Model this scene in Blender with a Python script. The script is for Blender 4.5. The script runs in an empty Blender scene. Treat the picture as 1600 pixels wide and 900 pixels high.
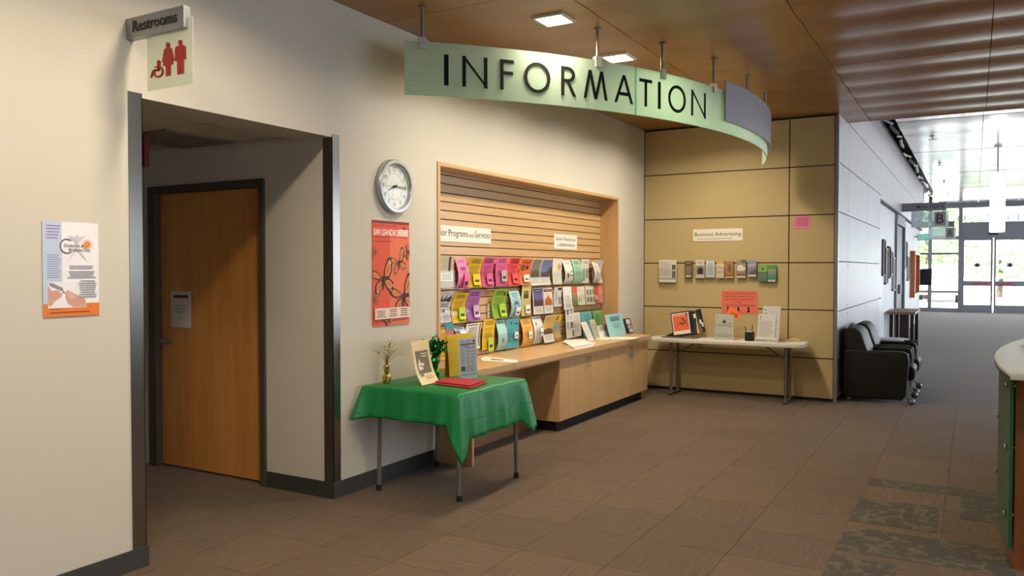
import bpy, bmesh, math, random
from mathutils import Vector
random.seed(7)
sc = bpy.context.scene
col = sc.collection
PI = math.pi

# ------------------------------------------------------------------ camera
FPX, CAMH = 1258.0, 1.55
YAW, PITCH = math.atan2(722, FPX), math.atan2(30, FPX)
cd = bpy.data.cameras.new('camera'); cam = bpy.data.objects.new('camera', cd); col.objects.link(cam)
cd.sensor_width = 36; cd.lens = 36 * FPX / 1600; cd.clip_end = 400
cam.location = (0, 0, CAMH); cam.rotation_euler = (PI / 2 - PITCH, 0, YAW)
sc.camera = cam

# ------------------------------------------------------------------ sky, sun, exposure
SKY_STRENGTH = 0.95
LAMP_W = 24.5
w = bpy.data.worlds.new('sky'); sc.world = w; w.use_nodes = True
nt = w.node_tree; bg = nt.nodes['Background']
bg.inputs['Color'].default_value = (0.86, 0.91, 1.0, 1); bg.inputs['Strength'].default_value = SKY_STRENGTH * 6.0
sd = bpy.data.lights.new('sun', 'SUN'); sun = bpy.data.objects.new('sun', sd); col.objects.link(sun)
sd.energy = 24.0; sd.angle = 0.02; sun.rotation_euler = (math.radians(30), math.radians(-24), 0); sun.location = (0, 50, 30)
sc.view_settings.view_transform = 'Standard'; sc.view_settings.look = 'None'
sc.view_settings.gamma = 1; sc.view_settings.use_curve_mapping = False
sc.view_settings.exposure = 0.22
sc.cycles.max_bounces = 8; sc.cycles.diffuse_bounces = 4; sc.cycles.glossy_bounces = 3
sc.cycles.transmission_bounces = 6; sc.cycles.transparent_max_bounces = 16
sc.cycles.sample_clamp_indirect = 6.0; sc.cycles.caustics_reflective = False; sc.cycles.caustics_refractive = False

# ------------------------------------------------------------------ pixel -> place helpers (1600x900 frame)
_fw = Vector((-math.sin(YAW) * math.cos(PITCH), math.cos(YAW) * math.cos(PITCH), -math.sin(PITCH)))
_rt = Vector((math.cos(YAW), math.sin(YAW), 0)); _up = _rt.cross(_fw)
def at(x, y, ax, v):
    d = _fw + _rt * ((x - 800) / FPX) - _up * ((y - 450) / FPX)
    o = (0, 0, CAMH)[ax]; t = (v - o) / d[ax]
    return Vector((0, 0, CAMH)) + d * t

# ------------------------------------------------------------------ materials
def lin(h):
    if not isinstance(h, str): return (*h, 1)
    h = h.lstrip('#'); o = []
    for i in (0, 2, 4):
        c = int(h[i:i + 2], 16) / 255
        o.append(c / 12.92 if c <= .04045 else ((c + .055) / 1.055) ** 2.4)
    return (*o, 1)
_M = {}
def newmat(name):
    m = bpy.data.materials.new(name); m.use_nodes = True
    nt = m.node_tree; return m, nt, nt.nodes['Principled BSDF'], nt.nodes['Material Output']
def pm(name, hx, rough=.6, metal=0., spec=.5, var=.06, scale=9., bump=0., bscale=120., coat=0.):
    if name in _M: return _M[name]
    m, nt, b, out = newmat(name); c = lin(hx)
    b.inputs['Roughness'].default_value = rough; b.inputs['Metallic'].default_value = metal
    b.inputs['Specular IOR Level'].default_value = spec; b.inputs['Coat Weight'].default_value = coat
    tc = nt.nodes.new('ShaderNodeTexCoord')
    n = nt.nodes.new('ShaderNodeTexNoise'); n.inputs['Scale'].default_value = scale; n.inputs['Detail'].default_value = 3
    nt.links.new(tc.outputs['Object'], n.inputs['Vector'])
    mr = nt.nodes.new('ShaderNodeMapRange'); mr.inputs[3].default_value = 1 - var; mr.inputs[4].default_value = 1 + var
    nt.links.new(n.outputs['Fac'], mr.inputs[0])
    mx = nt.nodes.new('ShaderNodeVectorMath'); mx.operation = 'SCALE'; mx.inputs[0].default_value = c[:3]
    nt.links.new(mr.outputs[0], mx.inputs['Scale']); nt.links.new(mx.outputs[0], b.inputs['Base Color'])
    if bump:
        n2 = nt.nodes.new('ShaderNodeTexNoise'); n2.inputs['Scale'].default_value = bscale
        nt.links.new(tc.outputs['Object'], n2.inputs['Vector'])
        bp = nt.nodes.new('ShaderNodeBump'); bp.inputs['Strength'].default_value = bump; bp.inputs['Distance'].default_value = .004
        nt.links.new(n2.outputs['Fac'], bp.inputs['Height']); nt.links.new(bp.outputs[0], b.inputs['Normal'])
    _M[name] = m; return m
def ink(hx, rough=.55):
    return pm('ink_' + hx.lstrip('#') , hx, rough, var=.03, scale=30)
def paper(hx):
    return pm('paper_' + hx.lstrip('#'), hx, .6, var=.04, scale=14)
def wood(name, light, dark, axis=2, rough=.4, scale=1.0, coat=0., stretch=14.):
    if name in _M: return _M[name]
    m, nt, b, out = newmat(name)
    tc = nt.nodes.new('ShaderNodeTexCoord'); mp = nt.nodes.new('ShaderNodeMapping')
    s = [stretch * scale] * 3; s[axis] = .9 * scale; mp.inputs['Scale'].default_value = s
    nt.links.new(tc.outputs['Object'], mp.inputs['Vector'])
    n1 = nt.nodes.new('ShaderNodeTexNoise'); n1.inputs['Scale'].default_value = 1.3; n1.inputs['Detail'].default_value = 6; n1.inputs['Distortion'].default_value = .6
    n2 = nt.nodes.new('ShaderNodeTexNoise'); n2.inputs['Scale'].default_value = 9; n2.inputs['Detail'].default_value = 2
    for n in (n1, n2): nt.links.new(mp.outputs[0], n.inputs['Vector'])
    ad = nt.nodes.new('ShaderNodeMix'); ad.inputs[0].default_value = .35
    nt.links.new(n1.outputs['Fac'], ad.inputs[2]); nt.links.new(n2.outputs['Fac'], ad.inputs[3])
    cr = nt.nodes.new('ShaderNodeValToRGB'); cr.color_ramp.elements[0].position = .3; cr.color_ramp.elements[1].position = .7
    cr.color_ramp.elements[0].color = lin(dark); cr.color_ramp.elements[1].color = lin(light)
    nt.links.new(ad.outputs[0], cr.inputs[0]); nt.links.new(cr.outputs[0], b.inputs['Base Color'])
    b.inputs['Roughness'].default_value = rough; b.inputs['Coat Weight'].default_value = coat; b.inputs['Coat Roughness'].default_value = .2
    _M[name] = m; return m
def brushed(name, hx, rough=.3, axis=2):
    if name in _M: return _M[name]
    m, nt, b, out = newmat(name)
    tc = nt.nodes.new('ShaderNodeTexCoord'); mp = nt.nodes.new('ShaderNodeMapping'); s = [40] * 3; s[axis] = .6; mp.inputs['Scale'].default_value = s
    n = nt.nodes.new('ShaderNodeTexNoise'); n.inputs['Scale'].default_value = 1
    nt.links.new(tc.outputs['Object'], mp.inputs[0]); nt.links.new(mp.outputs[0], n.inputs['Vector'])
    mr = nt.nodes.new('ShaderNodeMapRange'); mr.inputs[3].default_value = rough - .03; mr.inputs[4].default_value = rough + .04
    nt.links.new(n.outputs['Fac'], mr.inputs[0]); nt.links.new(mr.outputs[0], b.inputs['Roughness'])
    b.inputs['Base Color'].default_value = lin(hx); b.inputs['Metallic'].default_value = 1
    b.inputs['Anisotropic'].default_value = .4
    _M[name] = m; return m
def glass(name, tint, ior=1.45, rough=.02):
    if name in _M: return _M[name]
    m, nt, b, out = newmat(name); nt.nodes.remove(b)
    tr = nt.nodes.new('ShaderNodeBsdfTransparent'); tr.inputs[0].default_value = lin(tint)
    gl = nt.nodes.new('ShaderNodeBsdfGlossy'); gl.inputs['Roughness'].default_value = rough; gl.inputs[0].default_value = (.9, .9, .9, 1)
    fr = nt.nodes.new('ShaderNodeFresnel'); fr.inputs[0].default_value = 1.35
    mx = nt.nodes.new('ShaderNodeMixShader'); ge = nt.nodes.new('ShaderNodeNewGeometry')
    sub = nt.nodes.new('ShaderNodeMath'); sub.operation = 'SUBTRACT'; sub.use_clamp = True   # thin pane: reflect on the entering side only
    nt.links.new(fr.outputs[0], sub.inputs[0]); nt.links.new(ge.outputs['Backfacing'], sub.inputs[1]); nt.links.new(sub.outputs[0], mx.inputs[0])
    nt.links.new(tr.outputs[0], mx.inputs[1]); nt.links.new(gl.outputs[0], mx.inputs[2]); nt.links.new(mx.outputs[0], out.inputs[0])
    _M[name] = m; return m
def frosted(name, hx, transl=.5, clear=.12, gloss=True):
    if name in _M: return _M[name]
    m, nt, b, out = newmat(name); nt.nodes.remove(b); c = lin(hx)
    d = nt.nodes.new('ShaderNodeBsdfDiffuse'); d.inputs[0].default_value = c
    t = nt.nodes.new('ShaderNodeBsdfTranslucent'); t.inputs[0].default_value = c
    tr = nt.nodes.new('ShaderNodeBsdfTransparent'); tr.inputs[0].default_value = c
    gl = nt.nodes.new('ShaderNodeBsdfGlossy'); gl.inputs['Roughness'].default_value = .55; gl.inputs[0].default_value = (.8, .9, .85, 1)
    n = nt.nodes.new('ShaderNodeTexNoise'); n.inputs['Scale'].default_value = 40
    mr = nt.nodes.new('ShaderNodeMapRange'); mr.inputs[3].default_value = transl - .04; mr.inputs[4].default_value = transl + .04
    nt.links.new(n.outputs['Fac'], mr.inputs[0])
    m1 = nt.nodes.new('ShaderNodeMixShader'); nt.links.new(mr.outputs[0], m1.inputs[0]); nt.links.new(d.outputs[0], m1.inputs[1]); nt.links.new(t.outputs[0], m1.inputs[2])
    m2 = nt.nodes.new('ShaderNodeMixShader'); m2.inputs[0].default_value = clear; nt.links.new(m1.outputs[0], m2.inputs[1]); nt.links.new(tr.outputs[0], m2.inputs[2])
    fr = nt.nodes.new('ShaderNodeFresnel'); fr.inputs[0].default_value = 1.35
    ge = nt.nodes.new('ShaderNodeNewGeometry'); sub = nt.nodes.new('ShaderNodeMath'); sub.operation = 'SUBTRACT'; sub.use_clamp = True
    nt.links.new(fr.outputs[0], sub.inputs[0]); nt.links.new(ge.outputs['Backfacing'], sub.inputs[1])
    m3 = nt.nodes.new('ShaderNodeMixShader'); nt.links.new(sub.outputs[0], m3.inputs[0]); nt.links.new(m2.outputs[0], m3.inputs[1]); nt.links.new(gl.outputs[0], m3.inputs[2])
    nt.links.new((m3 if gloss else m2).outputs[0], out.inputs[0]); _M[name] = m; return m
def glow(name, hx, s):
    if name in _M: return _M[name]
    m, nt, b, out = newmat(name); b.inputs['Base Color'].default_value = lin(hx)
    b.inputs['Emission Color'].default_value = lin(hx); b.inputs['Emission Strength'].default_value = s
    _M[name] = m; return m
def carpet(name, a, bcol, pattern=False, seed=0.):
    m, nt, b, out = newmat(name)
    tc = nt.nodes.new('ShaderNodeTexCoord'); oi = nt.nodes.new('ShaderNodeObjectInfo')
    mp = nt.nodes.new('ShaderNodeMapping'); mp.inputs['Scale'].default_value = (150, 5, 5)
    addv = nt.nodes.new('ShaderNodeVectorMath'); addv.operation = 'ADD'
    nt.links.new(tc.outputs['Object'], addv.inputs[0]); nt.links.new(oi.outputs['Location'], addv.inputs[1])
    nt.links.new(addv.outputs[0] if pattern else tc.outputs['Object'], mp.inputs[0])
    n = nt.nodes.new('ShaderNodeTexNoise'); n.inputs['Scale'].default_value = 1; n.inputs['Detail'].default_value = 3
    nt.links.new(mp.outputs[0], n.inputs['Vector'])
    cr = nt.nodes.new('ShaderNodeValToRGB'); e = cr.color_ramp.elements
    e[0].position = .34; e[1].position = .66; e[0].color = lin(a); e[1].color = lin(bcol)
    nt.links.new(n.outputs['Fac'], cr.inputs[0]); colr = cr.outputs[0]
    if pattern:
        n3 = nt.nodes.new('ShaderNodeTexNoise'); n3.inputs['Scale'].default_value = 9; n3.inputs['Detail'].default_value = 5; n3.inputs['Distortion'].default_value = 1.6
        nt.links.new(addv.outputs[0], n3.inputs['Vector'])
        c3 = nt.nodes.new('ShaderNodeValToRGB'); c3.color_ramp.elements[0].position = .53; c3.color_ramp.elements[1].position = .57
        nt.links.new(n3.outputs['Fac'], c3.inputs[0])
        mx = nt.nodes.new('ShaderNodeMix'); mx.data_type = 'RGBA'; nt.links.new(c3.outputs[0], mx.inputs[0])
        nt.links.new(colr, mx.inputs[6]); mx.inputs[7].default_value = lin('#564d38'); colr = mx.outputs[2]
    mr = nt.nodes.new('ShaderNodeMapRange'); mr.inputs[3].default_value = .88; mr.inputs[4].default_value = 1.1
    nt.links.new(oi.outputs['Random'], mr.inputs[0])
    sv = nt.nodes.new('ShaderNodeVectorMath'); sv.operation = 'SCALE'; nt.links.new(colr, sv.inputs[0]); nt.links.new(mr.outputs[0], sv.inputs['Scale'])
    nt.links.new(sv.outputs[0], b.inputs['Base Color']); b.inputs['Roughness'].default_value = .85; b.inputs['Specular IOR Level'].default_value = .25
    b.inputs['Sheen Weight'].default_value = .15
    bp = nt.nodes.new('ShaderNodeBump'); bp.inputs['Strength'].default_value = .35; bp.inputs['Distance'].default_value = .003
    nt.links.new(n.outputs['Fac'], bp.inputs['Height']); nt.links.new(bp.outputs[0], b.inputs['Normal'])
    return m

WALL = pm('wall_paint', '#cec8ba', .75, spec=.25, var=.015, scale=2, bump=.05, bscale=260)
OCHRE = pm('ochre_panel', '#b9a677', .5, spec=.35, var=.05, scale=3)
HALLP = pm('hall_panel', '#b0aeb0', .42, spec=.5, var=.05, scale=3)
WHITE = pm('white_paint', '#d8d9d8', .6, var=.02)
BLACK = pm('black_matte', '#0c0b0a', .7)
DARKGREY = pm('base_rubber', '#3a3937', .55, var=.08)
BROWNMETAL = pm('frame_paint', '#4a453c', .45, var=.04)
STEEL = brushed('stainless', '#918e88', .24)
CHROME = pm('chrome', '#d2d0cc', .16, 1, var=.02)
ALU = pm('aluminium', '#9a9a9e', .38, .8, var=.05)
GREYMET = pm('grey_leg', '#7d7b76', .4, .55, var=.04)
MAPLE = wood('maple', '#d2ae7e', '#c19a66', 2, .38)
MAPLEY = wood('maple_long', '#d2ae7e', '#c19a66', 1, .34, coat=.25)
DOORW = wood('door_veneer', '#dc9d55', '#c5823c', 2, .36, .8, coat=.2)
CEILW = wood('ceiling_veneer', '#a8763a', '#91622c', 0, .33, .6, coat=.15, stretch=6)
HALLC = wood('hall_ceiling_veneer', '#b3adb0', '#a39b9c', 0, .2, .5, coat=.2, stretch=6)
DESKW = wood('desk_veneer', '#8f552e', '#774222', 2, .4)
ACRYL = glass('acrylic', '#fafbfa', 1.3)
PANE = glass('window_pane', '#eff1f2', 1.4)
CARPET = carpet('carpet_field', '#493926', '#644f38')
CAMO = carpet('carpet_patterned', '#2f2a1e', '#3b3526', True)

# ------------------------------------------------------------------ mesh builder
class MB:
    def __init__(s): s.v = []; s.f = []; s.m = []
    def add(s, vs, fs, mi=0):
        o = len(s.v); s.v += [Vector(p) for p in vs]
        for f in fs: s.f.append([o + i for i in f]); s.m.append(mi)
        return s
    def box(s, a, b, mi=0):
        x0, y0, z0 = [min(p, q) for p, q in zip(a, b)]; x1, y1, z1 = [max(p, q) for p, q in zip(a, b)]
        return s.add([(x0,y0,z0),(x1,y0,z0),(x1,y1,z0),(x0,y1,z0),(x0,y0,z1),(x1,y0,z1),(x1,y1,z1),(x0,y1,z1)],
                     [(0,3,2,1),(4,5,6,7),(0,1,5,4),(1,2,6,5),(2,3,7,6),(3,0,4,7)], mi)
    def prism(s, pts, vec, mi=0):
        n = len(pts); vec = Vector(vec); P = [Vector(p) for p in pts]
        return s.add(P + [p + vec for p in P], [list(range(n))[::-1], list(range(n, 2 * n))] + [(i, (i + 1) % n, n + (i + 1) % n, n + i) for i in range(n)], mi)
    def tube(s, pts, r, n=8, mi=0):
        P = [Vector(p) for p in pts]; R = r if isinstance(r, (list, tuple)) else [r] * len(P); vs = []; fs = []
        ref = None
        for i, p in enumerate(P):
            d = (P[min(i + 1, len(P) - 1)] - P[max(i - 1, 0)]).normalized()
            if ref is None: ref = Vector((0, 0, 1)) if abs(d.z) < .9 else Vector((1, 0, 0))
            a = d.cross(ref).normalized(); b = d.cross(a).normalized(); ref = -b if False else ref
            for k in range(n):
                t = 2 * PI * k / n; vs.append(p + (a * math.cos(t) + b * math.sin(t)) * R[i])
        for i in range(len(P) - 1):
            for k in range(n): fs.append((i*n+k, i*n+(k+1)%n, (i+1)*n+(k+1)%n, (i+1)*n+k))
        fs.append(tuple(range(n))); fs.append(tuple(range((len(P)-1)*n, len(P)*n))[::-1])
        return s.add(vs, fs, mi)
    def lathe(s, prof, c, n=20, axis=(0,0,1), mi=0, caps=True):
        ax = Vector(axis).normalized(); a = ax.orthogonal().normalized(); b = ax.cross(a); c = Vector(c); vs = []; fs = []
        for r, h in prof:
            for k in range(n):
                t = 2*PI*k/n; vs.append(c + ax*h + (a*math.cos(t) + b*math.sin(t))*max(r, 1e-5))
        for i in range(len(prof)-1):
            for k in range(n): fs.append((i*n+k, i*n+(k+1)%n, (i+1)*n+(k+1)%n, (i+1)*n+k))
        if caps: fs.append(tuple(range(n))[::-1]); fs.append(tuple(range((len(prof)-1)*n, len(prof)*n)))
        return s.add(vs, fs, mi)
    def sheet(s, fn, nu, nv, th, mi=0):
        """closed thin sheet: fn(u,v) -> point, th -> offset vector to the back"""
        th = Vector(th); vs = [Vector(fn(i/nu, j/nv)) for j in range(nv+1) for i in range(nu+1)]
        n = len(vs); vs += [p + th for p in vs]; fs = []; W = nu + 1
        for j in range(nv):
            for i in range(nu):
                a = j*W+i; fs.append((a, a+1, a+W+1, a+W)); fs.append((n+a, n+a+W, n+a+W+1, n+a+1))
        rim = [i for i in range(W)] + [j*W+nu for j in range(1, nv+1)] + [nv*W+i for i in range(nu-1, -1, -1)] + [j*W for j in range(nv-1, 0, -1)]
        for k in range(len(rim)):
            a, b = rim[k], rim[(k+1) % len(rim)]; fs.append((b, a, n+a, n+b))
        return s.add(vs, fs, mi)
    def build(s, name, mats, parent=None, loc=None, smooth=False, bevel=0., seg=2, fixn=True, merge=False):
        org = ROOT[parent] if parent is not None else Vector(loc if loc is not None else base_of(s.v))
        me = bpy.data.meshes.new(name); me.from_pydata([p - org for p in s.v], [], s.f)
        if not isinstance(mats, (list, tuple)): mats = [mats]
        for m in mats: me.materials.append(m)
        for p, mi in zip(me.polygons, s.m): p.material_index = mi
        if bevel or fixn:
            bm = bmesh.new(); bm.from_mesh(me)
            if merge: bmesh.ops.remove_doubles(bm, verts=bm.verts, dist=1e-5)
            if fixn: bmesh.ops.recalc_face_normals(bm, faces=bm.faces)
            if bevel:
                ed = [e for e in bm.edges if len(e.link_faces) == 2 and e.calc_face_angle(0) > .5]
                bmesh.ops.bevel(bm, geom=ed, offset=bevel, segments=seg, affect='EDGES', profile=.6, clamp_overlap=True)
            bm.to_mesh(me); bm.free()
        if smooth:
            me.shade_smooth(); me.set_sharp_from_angle(angle=math.radians(38))
        o = bpy.data.objects.new(name, me); col.objects.link(o)
        if parent is not None: o.parent = parent; ROOT[o] = org
        else: o.location = org; ROOT[o] = org
        return o
ROOT = {}
def base_of(vs):
    xs = [p.x for p in vs]; ys = [p.y for p in vs]; zs = [p.z for p in vs]
    return Vector(((min(xs)+max(xs))/2, (min(ys)+max(ys))/2, min(zs)))
def tag(o, label=None, cat=None, group=None, kind=None):
    if label: o['label'] = label
    if cat: o['category'] = cat
    if group: o['group'] = group
    if kind: o['kind'] = kind
    return o
def thing(name, label, cat, loc, group=None):
    o = bpy.data.objects.new(name, None); col.objects.link(o); o.location = loc; o.empty_display_size = .1
    ROOT[o] = Vector(loc); return tag(o, label, cat, group)
def struct(name, loc=(0, 0, 0)):
    o = bpy.data.objects.new(name, None); col.objects.link(o); o.location = loc; ROOT[o] = Vector(loc); o['kind'] = 'structure'; return o
def box(name, a, b, mat, parent=None, bevel=0., **k): return MB().box(a, b).build(name, mat, parent, bevel=bevel, **k)
def copy_tree(o, parent=None):
    c = o.copy(); col.objects.link(c); c.parent = parent; ROOT[c] = ROOT.get(o, Vector())
    for ch in list(o.children): copy_tree(ch, c)
    return c

# lettering and print on flat frames -------------------------------------------------------
_TX = {}
def text_geo(body, bold=0.):
    key = (body, bold)
    if key not in _TX:
        cu = bpy.data.curves.new('tmp_text', 'FONT'); cu.body = body; cu.size = 1; cu.resolution_u = 2; cu.offset = bold
        o = bpy.data.objects.new('tmp_text', cu); col.objects.link(o); bpy.context.view_layer.update()
        me = bpy.data.meshes.new_from_object(o.evaluated_get(bpy.context.evaluated_depsgraph_get()))
        v = [(p.co.x, p.co.y) for p in me.vertices]; f = [list(p.vertices) for p in me.polygons]
        bpy.data.objects.remove(o); bpy.data.curves.remove(cu); bpy.data.meshes.remove(me)
        _TX[key] = (v, f)
    return _TX[key]
class Frame:
    """a flat rectangle in the place: o = lower left corner, x right, y up, n towards the reader"""
    def __init__(s, o, x, y, W, H):
        s.o = Vector(o); s.x = Vector(x).normalized(); s.y = Vector(y).normalized(); s.n = s.x.cross(s.y); s.W = W; s.H = H
    def P(s, u, v, d=0.): return s.o + s.x * (u * s.W) + s.y * (v * s.H) + s.n * d
def put_text(mb, fr, body, u, v, h, width=None, align='C', d=.0012, mi=0, bold=0.):
    """text with cap height h (fraction of H) whose baseline starts at v; width limits (fraction of W)"""
    vs, fs = text_geo(body, bold)
    if not vs: return
    x0 = min(p[0] for p in vs); x1 = max(p[0] for p in vs)
    sy = h * fr.H / .7; sx = sy
    if width: sx = width * fr.W / (x1 - x0)
    tw = (x1 - x0) * sx
    ox = u * fr.W - (tw / 2 if align == 'C' else tw if align == 'R' else 0)
    mb.add([fr.o + fr.x * (ox + (p[0] - x0) * sx) + fr.y * (v * fr.H + p[1] * sy) + fr.n * d for p in vs], fs, mi)
def prints(fr, parent, items, surf=None, d0=.0010, name='print'):
    """items: ('r',u0,v0,u1,v1,hex) ('l',u0,v0,u1,v1,n,hex) ('p',pts,hex) ('c',u,v,r,hex) ('t',text,u,v,h,hex[,width[,align]])"""
    P = surf or fr.P; mb = MB(); mats = []; idx = {}
    def mi(hx):
        if hx not in idx: idx[hx] = len(mats); mats.append(ink(hx))
        return idx[hx]
    d = d0; ns = 1 if surf is None else 5
    def rect(u0, v0, u1, v1, m, d):
        vs = []; fs = []
        for j in range(ns + 1):
            v = v0 + (v1 - v0) * j / ns; vs += [P(u0, v, d), P(u1, v, d)]
        for j in range(ns): fs.append((2*j, 2*j+1, 2*j+3, 2*j+2))
        mb.add(vs, fs, m)
    for it in items:
        k = it[0]
        if k == 'r': rect(*it[1:5], mi(it[5]), d); d += .00008
        elif k == 'l':
            u0, v0, u1, v1, n, hx = it[1:7]
            for i in range(n):
                vc = v1 - (v1 - v0) * (i + .5) / n; hh = (v1 - v0) / n * .2
                du = (u1 - u0) * (.0, .14, .05, .2, .09)[(i * 7 + n) % 5]
                c = len(it) > 7
                rect(u0 + (du / 2 if c else 0), vc - hh, u1 - (du / 2 if c else du), vc + hh, mi(hx), d)
        elif k == 'p':
            mb.add([P(min(1, max(0, u)), min(1, max(0, v)), d) for u, v in it[1]], [list(range(len(it[1])))], mi(it[2])); d += .00008
        elif k == 'c':
            u, v, r = it[1:4]; a = fr.W / fr.H
            mb.add([P(min(1, max(0, u + r*math.cos(t*PI/12))), min(1, max(0, v + r*a*math.sin(t*PI/12))), d) for t in range(24)], [list(range(24))], mi(it[4])); d += .00008
        elif k == 't':
            tb = MB(); put_text(tb, fr, it[1], it[2], it[3], it[4], it[6] if len(it) > 6 else None, it[7] if len(it) > 7 else 'C', d, 0, it[8] if len(it) > 8 else 0.); tb.build('lettering', ink(it[5]), parent, fixn=False)
    if mb.v: return mb.build(name, mats, parent, fixn=False)
def card(name, label, cat, fr, hx, items=(), th=.003, group=None, bevel=0., mat=None, parent=None):
    mb = MB().prism([fr.P(0,0), fr.P(1,0), fr.P(1,1), fr.P(0,1)], -fr.n * th)
    o = mb.build(name, mat or paper(hx), parent, bevel=bevel)
    if parent is None: tag(o, label, cat, group)
    if items: prints(fr, o, items)
    return o
XW = -3.735           # left wall face
YF = 9.95             # ochre wall face
XH = -1.375           # hall wall face
CEI = 3.34
def on_left(x, y, off=0.): return at(x, y, 0, XW + off)
def on_far(x, y, off=0.): return at(x, y, 1, YF - off)
def left_frame(y0, y1, z0, z1, off=.004, X=XW): return Frame((X + off, y0, z0), (0, 1, 0), (0, 0, 1), y1 - y0, z1 - z0)
def far_frame(x0, x1, z0, z1, off=.004): return Frame((x0, YF - off, z0), (1, 0, 0), (0, 0, 1), x1 - x0, z1 - z0)

# ================================================================== THE SETTING
# floor: base slab plus carpet tiles laid quarter-turned
floor = MB().box((-8, -6, -.06), (8, 33.2, -.004)).build('floor', CARPET, loc=(0, 0, 0)); floor['kind'] = 'structure'
T = .5
tm = MB().box((-T/2+.0012, -T/2+.0012, -.004), (T/2-.0012, T/2-.0012, 0)).build('carpet_tile', CARPET, loc=(0, 0, 0))
tile_me = tm.data; bpy.data.objects.remove(tm)
def tile(cx, cy, turn):
    o = bpy.data.objects.new('carpet_tile', tile_me); col.objects.link(o); o.parent = floor
    o.location = (cx, cy, 0); o.rotation_euler.z = turn * PI / 2
for i in range(9):
    for j in range(28):
        tile(-3.40 + T * i, 2.10 + T * j, (i + j) % 2)
for i in range(5):
    for j in range(3):
        tile(-3.90 - T * i, 2.85 + T * j - .1, (i + j) % 2)
for x0, y0, x1, y1 in [(-.65, 6.25, .35, 6.47), (-.65, 5.30, -.17, 5.88), (-.06, 5.68, .36, 6.25), (-.65, 4.72, .2, 5.18), (-.65, 3.9, -.33, 4.62)]:
    MB().box((x0, y0, -.003), (x1, y1, .0012)).build('patterned_carpet_tile', CAMO, floor)

# left wall with the corridor opening and the display niche
N0, N1, NT, NBX = 5.30, 9.08, 2.41, -3.95
wl = MB()
for a, b in [((-6, 0), (2.665, CEI)), ((2.665, 2.43), (4.09, CEI)), ((4.09, 0), (N0, CEI)), ((N0, NT), (N1, CEI)), ((N1, 0), (9.99, CEI)), ((N0, 0), (N1, .70))]:
    wl.box((-4.02, a[0], a[1]), (XW, b[0], b[1]))
wl = wl.build('wall_left', WALL, loc=(XW, 2, 0)); wl['kind'] = 'structure'
box('wall_left_backing', (-4.06, N0, .7), (-4.02, N1, NT), WALL)['kind'] = 'structure'
bb = MB().box((XW, -6, 0), (XW + .012, 2.665, .105)).build('baseboard_left', DARKGREY); bb['kind'] = 'structure'
bb = MB().box((XW, 4.09, 0), (XW + .012, 5.25, .105)).build('baseboard_left', DARKGREY); bb['kind'] = 'structure'
bb = MB().box((-4.36, 4.078, 0), (XW + .012, 4.09, .105)).build('baseboard_corridor', DARKGREY); bb['kind'] = 'structure'
bb = MB().box((-4.02, 2.665, 0), (XW + .012, 2.677, .105)).build('baseboard_corridor', DARKGREY); bb['kind'] = 'structure'
# stainless corner guards
g = MB().box((XW, 2.59, .105), (XW + .004, 2.669, 2.452)).box((-3.82, 2.665, .105), (XW + .004, 2.669, 2.452)).build('trim_1', STEEL); tag(g, kind='structure')
g = MB().box((XW, 4.086, .105), (XW + .004, 4.157, 2.452)).box((-3.815, 4.086, .105), (XW + .004, 4.09, 2.43)).build('trim_2', STEEL); tag(g, kind='structure')
# corridor
wc = MB().box((-7, 4.09, 0), (-5.64, 4.25, 2.6)).box((-4.37, 4.09, 0), (-4.02, 4.25, 2.6)).box((-5.64, 4.09, 2.18), (-4.37, 4.25, 2.6)).box((-5.64, 4.24, 0), (-4.37, 4.25, 2.2))
wc.build('wall_corridor', WALL)['kind'] = 'structure'
box('wall_corridor_near', (-7, 2.5, 0), (-4.02, 2.665, 2.6), WALL)['kind'] = 'structure'
box('wall_corridor_end', (-7.1, 2.5, 0), (-7, 4.25, 2.6), WALL)['kind'] = 'structure'
cc = struct('ceiling_corridor', (-5, 3.4, 2.47))
box('ceiling_grid', (-7, 2.665, 2.478), (-4.02, 4.09, 2.5), pm('grid_white', '#b9b5aa', .6), cc)
CT = pm('ceiling_tile', '#cfcabd', .85, bump=.2, bscale=200)
for i in range(5):
    for j in range(3):
        x0 = -4.03 - .61 * i; y1 = 4.085 - .61 * j
        if y1 - .6 < 2.6 and j == 2: y0 = 2.67
        else: y0 = y1 - .598
        if not (i in (1, 2) and j == 0): box('ceiling_tile', (x0 - .598, y0, 2.470), (x0, y1, 2.478), CT, cc)
vt = box('air_vent', (-4.63 - .6, 3.5, 2.462), (-4.65, 4.08, 2.478), pm('vent_grey', '#8f8a7d', .6), cc)
for k in range(9): box('vent_slat', (-5.2, 3.54 + k * .06, 2.457), (-4.68, 3.56 + k * .06, 2.462), pm('vent_grey', '#8f8a7d', .6), vt)

# corridor door
d1 = struct('door_1', (-4.98, 4.15, 0))
fr = MB()
fr.box((-5.64, 4.07, 0), (-5.555, 4.2, 2.19)).box((-4.415, 4.07, 0), (-4.365, 4.2, 2.19)).box((-5.555, 4.07, 2.135), (-4.415, 4.2, 2.19))
fr.build('door_frame', BROWNMETAL, d1, bevel=.003)
leaf = box('door_leaf', (-5.552, 4.125, .012), (-4.418, 4.168, 2.132), DOORW, d1, bevel=.002)
h = MB().lathe([(.033, 0), (.033, .008), (.014, .012), (.012, .05)], (-5.49, 4.125, .985), 18, (0, -1, 0))
h.tube([(-5.49, 4.078, .985), (-5.45, 4.074, .985), (-5.375, 4.076, .982)], [.011, .0105, .009], 10)
h.build('lever_handle', CHROME, leaf, smooth=True)
lk = MB().box((-5.5515, 4.12, .90), (-5.545, 4.125, 1.06)).build('strike_plate', CHROME, leaf)

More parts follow.
